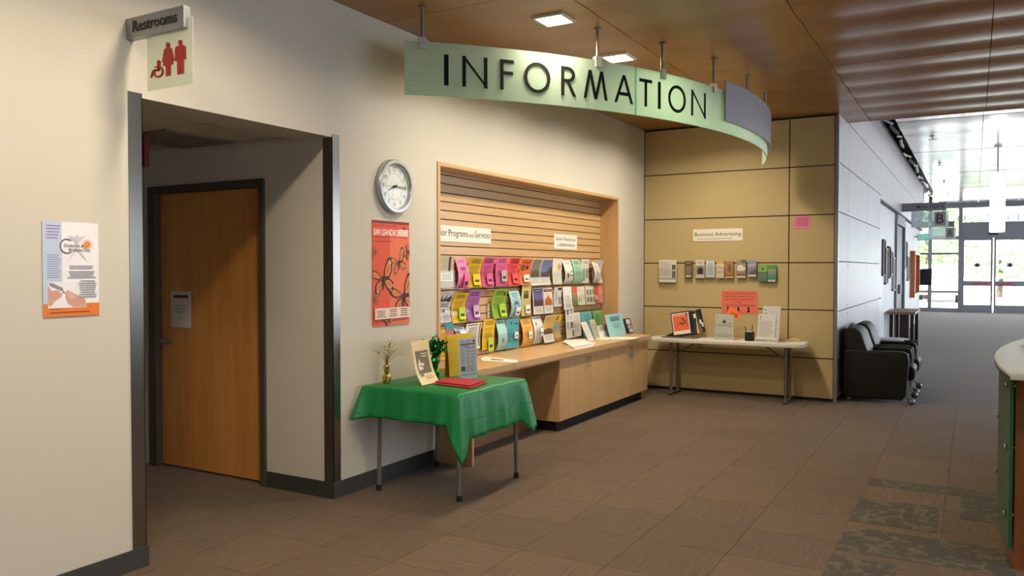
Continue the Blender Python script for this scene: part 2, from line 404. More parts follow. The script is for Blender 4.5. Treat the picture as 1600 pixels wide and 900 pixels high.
# ochre panelled wall
wf = struct('wall_far', ((XW - 1.40) / 2, YF, 0))
box('backing', (XW - .2, YF + .014, 0), (-1.40, YF + .2, CEI + .02), BLACK, wf)
ZJ = [.03, .5, 1.065, 1.622, 2.182, 2.752, 3.325]
for a, b in [(XW + .006, -1.915), (-1.915, -1.405)]:
    for k in range(6):
        box('panel', (a + .006, YF, ZJ[k] + .006), (b - .006, YF + .012, ZJ[k+1] - .006), OCHRE, wf, bevel=.0015, seg=1)
# aluminium corner post
tr = MB().box((-1.405, YF - .012, 0), (-1.365, YF + .04, CEI - .02))
tr.build('trim_3', ALU, bevel=.003)['kind'] = 'structure'
# hall wall
wh = struct('wall_hall', (XH, 16, 0))
box('backing', (-1.6, YF + .04, 0), (XH - .014, 14.8, 4.08), BLACK, wh)
box('backing_upper', (-1.6, 14.8, 2.72), (XH - .014, 27.6, 4.08), BLACK, wh)
YJ = [10.0, 10.86, 12.9, 14.8]
ZH = [.03, .48, 1.052, 1.635, 2.217, 2.79, 3.36, 4.075]
for a, b in zip(YJ, YJ[1:]):
    for c, d in zip(ZH, ZH[1:]):
        p = box('panel', (XH - .012, a + .004, c + .005), (XH, b - .004, d - .005), HALLP, wh, bevel=.0015, seg=1)
        if a < 12:
            sm = MB()
            for yy in (a + .05, b - .05):
                for zz in (c + .05, d - .05): sm.lathe([(.007, 0), (.006, .003)], (XH, yy, zz), 8, (1, 0, 0))
            sm.build('screw', ALU, p)
for a, b in zip([14.8, 16.9, 19.0, 21.1, 23.2, 25.3], [16.9, 19.0, 21.1, 23.2, 25.3, 27.6]):
    for c, d in ((2.725, 3.36), (3.36, 4.075)):
        box('panel', (XH - .012, a + .004, c + .005), (XH, b - .004, d - .005), HALLP, wh, bevel=.0015, seg=1)
box('recessed_wall', (-1.6, 14.8, 0), (-1.45, 18.58, 2.72), WHITE, wh)
box('recessed_wall', (-1.6, 20.95, 0), (-1.45, 27.6, 2.72), WHITE, wh)
box('soffit_line', (-1.45, 14.8, 2.705), (XH, 27.6, 2.72), pm('soffit_grey', '#55565a', .6), wh)
box('wall_hall_end', (-1.62, 27.4, 0), (-1.45, 27.6, 2.72), WHITE)['kind'] = 'structure'
d2 = struct('door_2', (-1.45, 15.4, 0))
lf = box('door_leaf', (-1.45, 14.93, .01), (-1.435, 15.95, 2.3), pm('door_white', '#c9cbce', .45), d2, bevel=.002)
MB().tube([(-1.435, 15.02, 1.05), (-1.39, 15.02, 1.05), (-1.385, 15.14, 1.05)], .012, 8).build('lever_handle', ALU, lf)
MB().box((-1.435, 14.97, .98), (-1.43, 15.06, 1.12)).build('lock_plate', ALU, lf)
d3 = struct('door_3', (-1.45, 19.8, 0))
GF = pm('grey_frame', '#6f7075', .5)
MB().box((-1.5, 18.58, 0), (-1.40, 18.75, 2.6)).box((-1.5, 20.78, 0), (-1.40, 20.95, 2.6)).box((-1.5, 18.75, 2.5), (-1.40, 20.78, 2.72)).build('door_frame', GF, d3, bevel=.003)
for a, b in ((18.76, 19.76), (19.77, 20.77)):
    lf = box('door_leaf', (-1.49, a, .01), (-1.455, b, 2.495), pm('grey_door', '#5a5b60', .5), d3, bevel=.002)
    MB().box((-1.455, a + .8 if a < 19 else a + .1, 1.0), (-1.40, a + .86 if a < 19 else a + .16, 1.2)).build('panic_latch', ALU, lf, bevel=.004)
# ceilings
ce = struct('ceiling', (1, 3, CEI))
box('ceiling_slab', (-4.02, -6, CEI + .03), (8, 10.65, CEI + .1), BLACK, ce)
def ceil_panel(x0, x1, y0, y1, amp, mat, z, pitch=.6):
    n = max(2, int(round((y1 - y0) / .1)))
    def fn(u, v):
        y = y0 + (y1 - y0) * v; t = ((10.46 - y) / pitch) % 1.0
        return (x0 + (x1 - x0) * u, y, z + amp * (2 * abs(t - .5)) ** 2)
    MB().sheet(fn, 1, n, (0, 0, .02)).build('ceiling_panel', mat, ce, smooth=True)
XJ = [-3.735, -2.335, -1.115, .095, 1.305, 2.515, 3.725, 4.935, 6.0]
for i, (a, b) in enumerate(zip(XJ, XJ[1:])):
    y1 = 10.645
    while y1 > -5.9:
        y0 = max(-6, y1 - 3.0)
        ceil_panel(a + .003, b - .003, y0 + .003, y1 - .003, .004 if i == 0 else .008 if i == 1 else .024, CEILW, CEI)
        y1 = y0
box('ceiling_fascia', (XH - .2, 10.65, CEI), (6, 10.68, 4.3), CEILW, ce)
ch = struct('ceiling_hall', (1.5, 22, 3.9))
YC = [10.7, 14.4, 18.3, 22.5, 26.7, 33.3]
for a, b in zip(YC, YC[1:]):
    for c, d in ((-1.115, .095), (.095, 1.305), (1.305, 2.6), (2.6, 4.2)):
        n = int((b - a) / .3)
        def fn(u, v):
            y = a + (b - a) * v; t = (y / 1.2) % 1.0
            return (c + .004 + (d - c - .008) * u, a + .03 + (b - a - .06) * v, 3.9 + .012 * (2 * abs(t - .5)) ** 2)
        MB().sheet(fn, 1, n, (0, 0, .02)).build('ceiling_panel', HALLC, ch, smooth=True)
box('plenum', (-2.2, 10.7, 4.32), (4.3, 33.3, 4.4), BLACK, ch)
box('plenum_back', (-2.2, 10.7, 4.0), (-1.62, 33.3, 4.32), BLACK, ch)
duct = MB()
for k in range(26): duct.tube([(-1.36 + .05 * math.sin(k), 11 + k * .85, 4.13 + .05 * math.cos(2.2 * k)), (-1.34 + .05 * math.cos(k), 11.85 + k * .85, 4.15 + .04 * math.sin(3 * k))], .035, 6)
tag(duct.build('crumpled_duct_wrap', pm('duct_dark', '#22242a', .3, .5), ch), kind='stuff')
# rest of the lobby, outside the picture: closed walls with tall windows
wr = MB()
for y0, y1, z0, z1 in [(-6, -3, 0, CEI), (-3, 9, 0, 1.1), (-3, 9, 2.6, CEI), (9, 10.68, 0, CEI), (-.2, .1, 1.1, 2.6), (2.9, 3.2, 1.1, 2.6), (5.9, 6.2, 1.1, 2.6)]:
    wr.box((6, y0, z0), (6.15, y1, z1))
wr.build('wall_right', WALL)['kind'] = 'structure'
for k, (a, b) in enumerate([(-3, -.2), (.1, 2.9), (3.2, 5.9), (6.2, 9)]):
    box('window_%d' % (k + 5), (6.06, a, 1.1), (6.07, b, 2.6), PANE)['kind'] = 'structure'
box('wall_sun_block', (-2.25, 27.6, 0), (-2.06, 33.2, 4.4), WHITE)['kind'] = 'structure'  # unseen wall added to keep the sun off the hall floor
box('wall_sun_block_return', (-2.25, 27.4, 0), (-1.62, 27.6, 4.4), WHITE)['kind'] = 'structure'  # unseen return, added with it against the sun
box('wall_back', (-4.02, -6.15, 0), (6.15, -6, CEI), WALL)['kind'] = 'structure'
whr = MB().box((4.2, 10.75, 0), (4.35, 33.2, .5)).box((4.2, 10.75, 3.2), (4.35, 33.2, 4.4))
for k in range(9): whr.box((4.2, 10.75 + k * 2.78, .5), (4.35, 10.95 + k * 2.78, 3.2))
whr.build('wall_hall_right', WHITE)['kind'] = 'structure'
for k in range(8): box('window_%d' % (k + 10), (4.26, 10.95 + k * 2.78, .5), (4.27, 13.53 + k * 2.78, 3.2), PANE)['kind'] = 'structure'
box('wall_lobby_return', (4.2, 10.65, 0), (6.15, 10.75, 4.4), WHITE)['kind'] = 'structure'

# glazed end of the hall
SF = pm('storefront_alu', '#8d8f96', .4, .5, var=.03); YS = 33.0
w1 = struct('window_1', (-1.1, YS, 0))
m = MB()
for x in (-2.0, -1.40, -.44): m.box((x - .06, YS - .06, 0), (x + .06, YS + .06, 4.3))
for z0, z1, x0, x1 in [(0, .14, -2, -.5), (.68, .76, -2, -.5), (2.06, 2.14, -2, -.5), (2.6, 2.72, -2, -.5), (3.72, 3.9, -2, 4.2)]: m.box((x0, YS - .04, z0), (x1, YS + .04, z1))
m.build('window_frame', SF, w1)
for x0, x1 in ((-1.94, -1.46), (-1.34, -.5)):
    for z0, z1 in ((.14, .68), (.76, 2.06), (2.14, 2.6), (2.72, 3.72)):
        box('pane', (x0, YS - .006, z0), (x1, YS + .006, z1), PANE, w1)
w2 = struct('window_2', (1.6, YS, 2.6))
m = MB().box((-.38, YS - .18, 2.64), (4.2, YS + .12, 3.18)).box((-.38, YS - .19, 2.86), (4.2, YS - .18, 2.89))
for x in (1.62, 2.6): m.box((x - .06, YS - .06, 0), (x + .06, YS + .06, 3.8))
m.build('door_header', SF, w2)
for x0, x1 in ((-.38, 1.56), (1.68, 4.2)): box('pane', (x0, YS - .006, 3.18), (x1, YS + .006, 3.72), PANE, w2)
for x0, x1 in ((1.68, 2.54), (2.66, 4.2)): box('pane', (x0, YS - .006, .1), (x1, YS + .006, 2.64), PANE, w2)
MB().box((.42, YS - .24, 2.74), (.72, YS - .18, 2.80)).build('motion_sensor', BLACK, w2, bevel=.01)
for k, (x0, x1) in enumerate([(-.38, .56), (.60, 1.56)]):
    d = struct('door_%d' % (k + 4), ((x0 + x1) / 2, YS, 0))
    m = MB()
    for a in (x0, x1 - .06): m.box((a, YS - .03, 0), (a + .06, YS + .03, 2.64))
    for z0, z1 in ((.0, .27), (.94, 1.12), (2.56, 2.64)): m.box((x0, YS - .025, z0), (x1, YS + .025, z1))
    m.build('door_frame', SF, d)
    for z0, z1 in ((.27, .94), (1.12, 2.56)): box('pane', (x0 + .06, YS - .006, z0), (x1 - .06, YS + .006, z1), PANE, d)
    box('warning_strip', (x0 + .12 + (.2 if k == 0 else 0), YS - .03, 1.0), (x1 - .32 + (.2 if k == 0 else 0), YS - .026, 1.05), ink('#c0304a'), d)
    MB().prism([((x0 + x1) / 2 + a, YS - .012, 1.62 + b) for a, b in ((-.1, 0), (.1, 0), (.1, .13), (-.1, .13))], (0, .004, 0)).build('door_sticker', ink('#dfe3e6'), d)
    MB().prism([((x0 + x1) / 2 + a, YS - .018, 1.66 + b) for a, b in ((-.07, 0), (0, -.06), (.07, 0), (0, .12))], (0, .004, 0)).build('door_sticker_mark', ink('#202020'), d)
# standing letters outside above the doors, read from the street (mirrored from here)
rs = thing('rooftop_lettering', 'thin metal letters seen from behind above the glass entrance doors', 'sign', (1.2, YS + .3, 3.2))
MB().box((-.6, YS + .24, 3.2), (4.2, YS + .3, 3.22)).build('letter_rail', SF, rs)
frm = Frame((4.15, YS + .3, 3.24), (-1, 0, 0), (0, 0, 1), 4.6, .3)
for i, chh in enumerate('SANLEANDRO'):
    mb = MB(); X = [4.05, 3.7, 3.3, 1.27, .97, .66, .33, .08, -.16, -.42][i]
    put_text(mb, frm, chh, (4.15 - X) / 4.6, 0, .85, d=.01, bold=-.012); mb.build('letter', ink('#3d4046'), rs)

# ================================================================== OUTSIDE THE GLASS
gr = box('ground_outside', (-40, 33.2, -.2), (40, 110, -.02), pm('concrete', '#c9c6bf', .9, var=.1, scale=.6)); gr['kind'] = 'structure'
def leafy(name, label, c, r, hz, n, hx, trunk=True):
    t = thing(name, label, 'tree', (c[0], c[1], 0), 'trees across the street')
    mb = MB(); rnd = random.Random(int(c[0] * 100 + c[1]))
    for i in range(n):
        while True:
            p = Vector((rnd.uniform(-1, 1), rnd.uniform(-1, 1), rnd.uniform(-1, 1)))
            if .35 < p.length < 1: break
        q = Vector((c[0] + p.x * r, c[1] + p.y * r, hz + p.z * r * .8)); s = rnd.uniform(.12, .26)
        a = Vector((rnd.uniform(-1, 1), rnd.uniform(-1, 1), rnd.uniform(-1, 1))).normalized(); b = a.orthogonal().normalized()
        mb.add([q - a * s, q + b * s * .5, q + a * s, q - b * s * .5], [(0, 1, 2, 3)])
    tag(mb.build('foliage', pm('leaf_' + hx[1:], hx, .6, var=.4, scale=1.5), t, fixn=False), kind='stuff')
    if trunk:
        pts = [(c[0], c[1], -.02), (c[0] + .1, c[1], hz * .45), (c[0], c[1], hz)]
        MB().tube(pts, [.16, .12, .06], 8).build('trunk', pm('bark', '#5b4a3a', .9), t)
leafy('street_tree', 'round green tree across the street seen through the sidelight', (-2.2, 47, 0), 2.6, 3.4, 900, '#86ab62')
leafy('street_tree', 'smaller green tree behind the sliding entrance doors', (1.2, 52, 0), 1.9, 2.4, 500, '#9ab884')
leafy('street_tree', 'green tree standing furthest to the side beyond the second glass door', (5.2, 56, 0), 2.2, 2.8, 500, '#9ab884')
hb = thing('low_house', 'pale low building across the street beyond the parked car', 'building', (-1, 66, 0))
box('wall', (-9, 66, -.02), (7, 72, 3.2), pm('stucco', '#d9d2c4', .9), hb)
MB().prism([(-9.5, 65.5, 3.2), (7.5, 65.5, 3.2), (7.5, 69, 4.6), (-9.5, 69, 4.6)], (0, 0, .15)).build('roof', pm('roof_grey', '#8a8682', .9), hb)
for x in (-7, -4.4, -1.8, .8, 3.4): box('window', (x, 65.95, 1.0), (x + 1.2, 66, 2.2), pm('far_glass', '#6f7f8c', .2), hb)
cr = thing('parked_car', 'white pickup parked outside the glass sidelight, seen from behind', 'car', (-1.5, 43, 0))
CW = pm('car_white', '#e8eaec', .3, coat=.5)
MB().box((-2.5, 42, .35), (-.5, 46.5, 1.0)).build('body', CW, cr, bevel=.12, seg=3, smooth=True)
MB().prism([(-2.4, 43.6, 1.0), (-.6, 43.6, 1.0), (-.75, 43.9, 1.75), (-2.25, 43.9, 1.75)], (0, 1.8, 0)).build('cabin', CW, cr, bevel=.05)
MB().prism([(-2.25, 43.62, 1.08), (-.75, 43.62, 1.08), (-.85, 43.83, 1.62), (-2.15, 43.83, 1.62)], (0, -.02, 0)).build('rear_window', pm('far_glass', '#6f7f8c', .2), cr)
for x in (-2.35, -.65):
    for y in (42.8, 45.6): MB().lathe([(.3, -.1), (.34, -.08), (.34, .08), (.3, .1)], (x, y, .32), 18, (1, 0, 0)).build('wheel', BLACK, cr)

# ================================================================== CEILING LIGHTS
def make_light():
    t = thing('recessed_ceiling_light', 'x', 'ceiling light', (0, 0, CEI - .012), 'square recessed lights in the wooden ceiling')
    f = MB()
    for a, b in (((-.12, -.12), (.12, -.1)), ((-.12, .1), (.12, .12)), ((-.12, -.1), (-.1, .1)), ((.1, -.1), (.12, .1))):
        f.box((a[0], a[1], CEI - .012), (b[0], b[1], CEI + .012))
    f.build('trim_frame', pm('light_trim', '#d9d4c8', .5), t)
    box('diffuser', (-.1, -.1, CEI - .004), (.1, .1, CEI + .008), glow('lamp_diffuser', '#fff3d8', 14), t)
    ld = bpy.data.lights.new('downlight', 'AREA'); ld.shape = 'SQUARE'; ld.size = .19; ld.energy = LAMP_W; ld.color = (1, .85, .64); ld.spread = math.radians(150)
    lo = bpy.data.objects.new('downlight', ld); col.objects.link(lo); lo.parent = t; lo.location = (0, 0, .004)
    return t
proto = make_light()
spots = [(-2.635, 5.2, 'square ceiling light shining above the letters O and R of the sign'), (-2.635, 6.4, 'square ceiling light beside the rod at the letter A of the sign'),
         (-2.635, 7.6, 'square ceiling light hidden behind the letter O near the end of the sign'), (-2.635, 8.8, 'square ceiling light nearest the ochre panel wall'),
         (-2.635, 2.8, 'square ceiling light above the restroom sign'), (-2.635, 1.6, 'square ceiling light above the wellness poster'),
         (-.2, 1.2, 'added out of view ceiling light filling the open lobby, first of two'), (-.2, 3.2, 'added out of view ceiling light filling the open lobby, second of two')]  # last two are added out of view as fill from the camera side
for i, (x, y, lb) in enumerate(spots):
    o = proto if i == 0 else copy_tree(proto)
    o.location = (x, y, CEI - .012); o['label'] = lb

# ================================================================== INFORMATION SIGN
SC, SR = Vector((-6.48, 7.888, 0)), 4.6416
def arc(phi, z, d=0.):
    a = math.radians(phi); return Vector((SC.x + (SR + d) * math.cos(a), SC.y + (SR + d) * math.sin(a), z))
sg = thing('information_sign', 'long curved frosted glass sign reading INFORMATION hung from the wooden ceiling', 'sign', arc(-25, 2.735))
FG = frosted('frosted_green_glass', '#d2e6d2', .5, .10)
EDGE = pm('glass_edge_green', '#7fc79a', .25, spec=.6)
def arc_panel(p0, p1, z0, z1, d0, d1, n, name, mats, parent):
    mb = MB(); k = n + 1
    vs = []
    for i in range(k):
        p = p0 + (p1 - p0) * i / n
        vs += [arc(p, z0, d0), arc(p, z0, d1), arc(p, z1, d1), arc(p, z1, d0)]
    for i in range(n):
        a = 4 * i; b = a + 4
        for q in range(4):
            r_ = (q + 1) % 4
            mb.add([vs[a+q], vs[a+r_], vs[b+r_], vs[b+q]], [(0, 1, 2, 3)], 0 if q in (1, 3) else min(1, len(mats) - 1))
    mb.add(vs[:4], [(0, 1, 2, 3)], min(1, len(mats) - 1)); mb.add(vs[-4:], [(3, 2, 1, 0)], min(1, len(mats) - 1))
    bm_ = mb.build(name, mats, parent, merge=True)
    return bm_
arc_panel(-48.2, -25.45, 2.738, 3.105, -.006, .006, 26, 'glass_panel', [FG, EDGE], sg)
arc_panel(-25.35, 20.5, 2.738, 3.105, -.006, .006, 48, 'glass_panel', [FG, EDGE], sg)
plate = arc_panel(-11.0, 17.0, 2.83, 3.178, .03, .045, 30, 'metal_plate', [brushed('sign_plate', '#8d8a90', .42, 2)], sg)
tag(plate, 'curved grey metal plate covering the end of the glass')
LET = pm('letter_black', '#100f0a', .75, spec=.2)
LH, LS, L0 = .212, .0245, 2.814
def letter(ch, p0, p1):
    W = math.radians(p1 - p0) * SR; mb = MB()
    def pt(u, v): return arc(p0 + (p1 - p0) * u / W, L0 + v, .0065)
    def out(p):
        q = p - SC; q.z = 0; return q.normalized() * .004
    def poly(pts):
        P = [pt(*q) for q in pts]; mb.prism(P, out(P[0]))
    def slant(u0, u1, v0, v1, w): poly([(u0, v0), (u0 + w, v0), (u1 + w, v1), (u1, v1)])
    H, S = LH, LS
    if ch == 'I': poly([(0, 0), (W, 0), (W, H), (0, H)])
    if ch == 'N':
        poly([(0, 0), (S, 0), (S, H), (0, H)]); poly([(W - S, 0), (W, 0), (W, H), (W - S, H)])
        poly([(0, H), (0, H - S * .2), (W - S * .2, -.004), (W, -.004), (W, S * .4), (S * .7, H)])
    if ch == 'F':
        poly([(0, 0), (S, 0), (S, H), (0, H)]); poly([(S, H - S), (W, H - S), (W, H), (S, H)]); poly([(S, H * .5), (W * .95, H * .5), (W * .95, H * .5 + S), (S, H * .5 + S)])
    if ch == 'T':
        poly([(0, H - S), (W, H - S), (W, H), (0, H)]); poly([(W/2 - S/2, 0), (W/2 + S/2, 0), (W/2 + S/2, H - S), (W/2 - S/2, H - S)])
    if ch == 'A':
        slant(0, W/2 - S/2, 0, H, S); slant(W - S, W/2 - S/2, 0, H, S); poly([(W*.24, H*.27), (W*.76, H*.27), (W*.70, H*.27 + S), (W*.30, H*.27 + S)])
    if ch == 'M':
        slant(0, W*.2, 0, H, S); slant(W - S, W*.8 - S, 0, H, S); slant(W/2 - S/2, W*.2, 0, H, S); slant(W/2 - S/2, W*.8 - S, 0, H, S)
    if ch == 'O':
        n = 32; cx, cy, ra, rb = W/2, H/2, W/2, H/2 + .004
        for i in range(n):
            a, b = 2*PI*i/n, 2*PI*(i+1)/n
            poly([(cx + ra*math.cos(a), cy + rb*math.sin(a)), (cx + ra*math.cos(b), cy + rb*math.sin(b)), (cx + (ra-S)*math.cos(b), cy + (rb-S)*math.sin(b)), (cx + (ra-S)*math.cos(a), cy + (rb-S)*math.sin(a))])
    if ch == 'R':
        poly([(0, 0), (S, 0), (S, H), (0, H)]); rr = H * .27; cu = W * .42
        poly([(S, H - S), (cu, H - S), (cu, H), (S, H)]); poly([(S, H - 2*rr), (cu, H - 2*rr), (cu, H - 2*rr + S), (S, H - 2*rr + S)])
        n = 10
        for i in range(n):
            a, b = -PI/2 + PI*i/n, -PI/2 + PI*(i+1)/n; ra = W * .5
            poly([(cu + ra*math.cos(a), H - rr + rr*math.sin(a)), (cu + ra*math.cos(b), H - rr + rr*math.sin(b)), (cu + (ra-S)*math.cos(b), H - rr + (rr-S)*math.sin(b)), (cu + (ra-S)*math.cos(a), H - rr + (rr-S)*math.sin(a))])
        slant(W - S, W*.28, 0, H - 2*rr + S, S)
    mb.build('letter', LET, sg)
for chh, a, b in [('I', -44.86, -44.48), ('N', -43.27, -41.05), ('F', -39.88, -38.62), ('O', -37.65, -35.07), ('R', -33.96, -32.4), ('M', -31.58, -28.9), ('A', -28.07, -25.77),
                  ('T', -24.95, -23.25), ('I', -22.4, -22.03), ('O', -20.89, -18.13), ('N', -17.15, -14.5)]: letter(chh, a, b)
for p in (-46.7, -30.0, -21.7, -12.7, -3.5, 7.0, 16.5):
    c = arc(p, 3.1); a = math.radians(p)
    rod = MB().tube([(c.x, c.y, 3.13), (c.x, c.y, CEI)], .013, 12).lathe([(.03, -.006), (.03, 0)], (c.x, c.y, CEI), 16).build('hanging_rod', pm('rod_grey', '#8b857c', .35, .7), sg, smooth=True)
    n_ = Vector((math.cos(a), math.sin(a), 0)); t_ = Vector((-n_.y, n_.x, 0)); mb = MB()
    for s in (1, -1):
        q = Vector((c.x, c.y, 3.055)) + n_ * (.008 if s > 0 else -.022)
        mb.prism([q - t_*.026, q + t_*.026, q + t_*.026 + n_*.014, q - t_*.026 + n_*.014], (0, 0, .06))
    q = Vector((c.x, c.y, 3.108)); mb.prism([q - t_*.026 - n_*.022, q + t_*.026 - n_*.022, q + t_*.026 + n_*.022, q - t_*.026 + n_*.022], (0, 0, .024))
    mb.build('clamp', pm('clamp_metal', '#c4beb0', .4, .5), rod)

# ================================================================== RESTROOM SIGN
rsn = thing('restroom_sign', 'grey blade sign reading Restrooms with red figures on a glass plate', 'sign', (-3.735, 2.6, 2.45))
box('sign_bar', (-3.735, 2.585, 2.708), (-3.295, 2.625, 2.812), ALU, rsn, bevel=.002)
f_ = Frame((-3.722, 2.585, 2.708), (1, 0, 0), (0, 0, 1), .425, .104)
mb = MB(); put_text(mb, f_, 'Restrooms', .5, .30, .52, .80, d=.003, bold=.022); mb.build('lettering', ink('#1c1c22'), rsn)
gp = [at(x, y, 1, 2.6) for x, y in ((228, 60), (298, 27), (300, 132), (230, 139))]
gx0, gx1, gz0, gz1 = gp[0].x, gp[2].x, (gp[2].z + gp[3].z) / 2, 2.76
box('glass_plate', (gx0, 2.606, gz0), (gx1, 2.612, gz1), frosted('sign_glass', '#eef3ea', .5, .72), rsn)
def picto(name, box_px, polys, circ=(), parent=rsn):
    x0, x1, y0, y1 = box_px; P0 = at(x0, y1, 1, 2.6); P1 = at(x1, y0, 1, 2.6)
    F = Frame((P0.x, 2.6, P0.z), (1, 0, 0), (0, 0, 1), P1.x - P0.x, P1.z - P0.z); mb = MB()
    for p in polys: mb.prism([F.P(*q) for q in p], (0, .006, 0))
    for u, v, r in circ:
        a = F.W / F.H; mb.prism([F.P(u + r*math.cos(t*PI/10), v + r*a*math.sin(t*PI/10)) for t in range(20)], (0, .006, 0))
    mb.build(name, ink('#9c1f1c', .45), parent)
man = [[(.0, .42), (.02, .80), (.18, .86), (.82, .86), (.98, .80), (1, .42), (.84, .42), (.80, .70), (.78, 0), (.54, 0), (.5, .42), (.46, 0), (.22, 0), (.2, .70), (.16, .42)]]
picto('male_pictogram', (273, 289.5, 62, 117), man, [(.5, .95, .17)])
wom = [[(.0, .45), (.2, .84), (.38, .88), (.62, .88), (.8, .84), (1, .45), (.88, .42), (.70, .70), (.92, .34), (.70, .33), (.68, 0), (.53, 0), (.5, .33), (.47, 0), (.32, 0), (.30, .33), (.08, .34), (.30, .70), (.12, .42)]]
picto('female_pictogram', (253, 271, 66, 120), wom, [(.5, .955, .16)])
ring = []
for i in range(14):
    a, b = math.radians(-215 + i * 20), math.radians(-195 + i * 20)
    ring.append([(.6 + .38*math.cos(a), .36 + .34*math.sin(a)), (.6 + .38*math.cos(b), .36 + .34*math.sin(b)), (.6 + .27*math.cos(b), .36 + .24*math.sin(b)), (.6 + .27*math.cos(a), .36 + .24*math.sin(a))])
picto('wheelchair_pictogram', (235, 255, 94, 124), ring + [[(.52, .45), (.70, .45), (.74, .82), (.54, .82)], [(.2, .45), (.7, .42), (.7, .54), (.25, .56)], [(.25, .56), (.1, .12), (.0, .1), (.0, .2), (.12, .5)], [(.3, .66), (.6, .62), (.6, .70), (.3, .74)]], [(.62, .92, .13)])

# dark red hanging sign inside the corridor
er = thing('hanging_corridor_sign', 'dark red sign hanging from the corridor ceiling behind the steel corner guard', 'sign', (-5.0, 3.5, 2.22))
box('sign_box', (-5.12, 3.48, 2.24), (-4.845, 3.52, 2.45), ink('#6d1512'), er, bevel=.003)
box('hanger', (-5.0, 3.495, 2.45), (-4.96, 3.505, 2.47), ALU, er)

# ================================================================== POSTERS AND CLOCK
def px_left(x0, y0, x1, y1, off=.004):
    """frame on the left wall from pixel corners (upper left, lower right)"""
    a = at(x0, y0, 0, XW); b = at(x1, y1, 0, XW); c = at(x0, (y0 + y1) / 2, 0, XW)
    return a, b
F1 = left_frame(2.147, 2.421, 1.325, 1.772)
hand1 = [(.0, .0), (.0, .28), (.12, .25), (.22, .24), (.38, .19), (.42, .15), (.30, .12), (.22, .06), (.1, .0)]
sk = '#cf9d8c'
wp = card('wellness_poster', 'white and pale blue poster with an orange sun logo and foot band beside the corridor', 'poster', F1, '#eceaf0', [
    ('r', 0, .14, .33, 1, '#bccbe4'), ('r', 0, 0, 1, .135, '#e07a2c'), ('r', .08, .09, .76, .365, '#e9e7ec'),
    ('l', .06, .81, .31, .97, 5, '#8d7ca6'), ('l', .07, .40, .31, .66, 11, '#8b96b2'),
    ('p', [(.08, .13), (.08, .33), (.15, .27), (.24, .28), (.33, .24), (.30, .20), (.19, .16), (.12, .10)], sk),
    ('p', [(.09, .355), (.16, .355), (.34, .30), (.35, .27), (.30, .27), (.12, .32)], '#8a8d9c'),
    ('p', [(.38, .24), (.42, .28), (.60, .22), (.74, .18), (.76, .095), (.52, .095), (.42, .14), (.38, .20)], sk),
    ('p', [(.40, .225), (.44, .265), (.58, .205), (.52, .175)], '#dcb0a0'), ('p', [(.33, .27), (.385, .255), (.39, .245), (.33, .25)], '#5a5f70'),
    ('p', [(.56, .84), (.60, .87), (.64, .84), (.76, .86), (.65, .80), (.60, .75), (.55, .80), (.44, .86)], '#c3c4cc'),
    ('p', [(.56, .72), (.60, .75), (.64, .72), (.80, .57), (.62, .69), (.58, .69), (.42, .57)], '#cfd0d6'),
    ('c', .79, .765, .062, '#e58a2e')] + [('p', [(.79 + .075*math.cos(a), .765 + .046*math.sin(a)), (.79 + .11*math.cos(a + .12), .765 + .067*math.sin(a + .12)), (.79 + .075*math.cos(a + .24), .765 + .046*math.sin(a + .24))], '#e58a2e') for a in [k * PI / 5 for k in range(10)]] +
    [('p', [(.42 + .13*math.cos(math.radians(d)) * k, .745 + .08*math.sin(math.radians(d)) * k) for k, rg in ((1, range(50, 330, 20)), (.86, range(310, 40, -20))) for d in rg], '#54565f'),
     ('t', 'Diabetes &', .55, .735, .034, '#24222a', .36), ('t', 'Wellness Day', .64, .69, .034, '#24222a', .40),
     ('l', .44, .50, .90, .545, 2, '#8c8a94', 1), ('l', .42, .40, .94, .485, 4, '#7a7882', 1), ('l', .62, .19, .95, .385, 8, '#85838d', 1),
     ('l', .10, .03, .93, .06, 1, '#a14a28'), ('l', .10, .075, .36, .09, 1, '#a14a28')], .0015)
F2 = left_frame(4.497, 4.925, 1.135, 1.90, .006)
def butterfly(u, v, s, rot=0., a=.56):
    """monarch from flat shapes; a = W/H of the sheet"""
    c_, s_ = math.cos(rot), math.sin(rot)
    def tr(pts): return [(u + s * (p * c_ - q * s_), v + s * a * (p * s_ + q * c_)) for p, q in pts]
    up = [(.02, .05), (.06, .55), (.24, 1.0), (.42, 1.04), (.56, .80), (.58, .45), (.38, .08)]
    lo = [(.02, .0), (.40, .10), (.72, -.05), (.75, -.35), (.55, -.50), (.25, -.35)]
    up2 = [(-.02, .05), (-.45, .30), (-.80, .36), (-.92, .22), (-.80, .02), (-.4, -.05)]
    lo2 = [(-.02, .0), (-.35, -.10), (-.52, -.35), (-.48, -.72), (-.28, -.80), (-.12, -.5)]
    it = []
    for w_ in (up, lo, up2, lo2):
        cx = sum(p for p, q in w_) / len(w_); cy = sum(q for p, q in w_) / len(w_)
        it.append(('p', tr(w_), '#2c140c'))
        it.append(('p', tr([(cx + (p - cx) * .74 - cx * .05, cy + (q - cy) * .74 - cy * .05) for p, q in w_]), '#d9803f'))
        it.append(('p', tr([(0, 0), (cx * .9 - .02, cy * .9), (cx * 1.25, cy * 1.25), (cx * .9 + .03, cy * .9)]), '#2c140c'))
    for p, q in ((.36, .9), (.44, .82), (.38, .76), (.68, -.2), (.6, -.42), (-.86, .26), (-.34, -.72)): it.append(('c', *tr([(p, q)])[0], .035 * s, '#efe6da'))
    it.append(('p', tr([(-.05, .12), (.0, .2), (.05, .12), (.07, -.3), (.03, -.5), (-.02, -.3)]), '#1c0d08'))
    return it
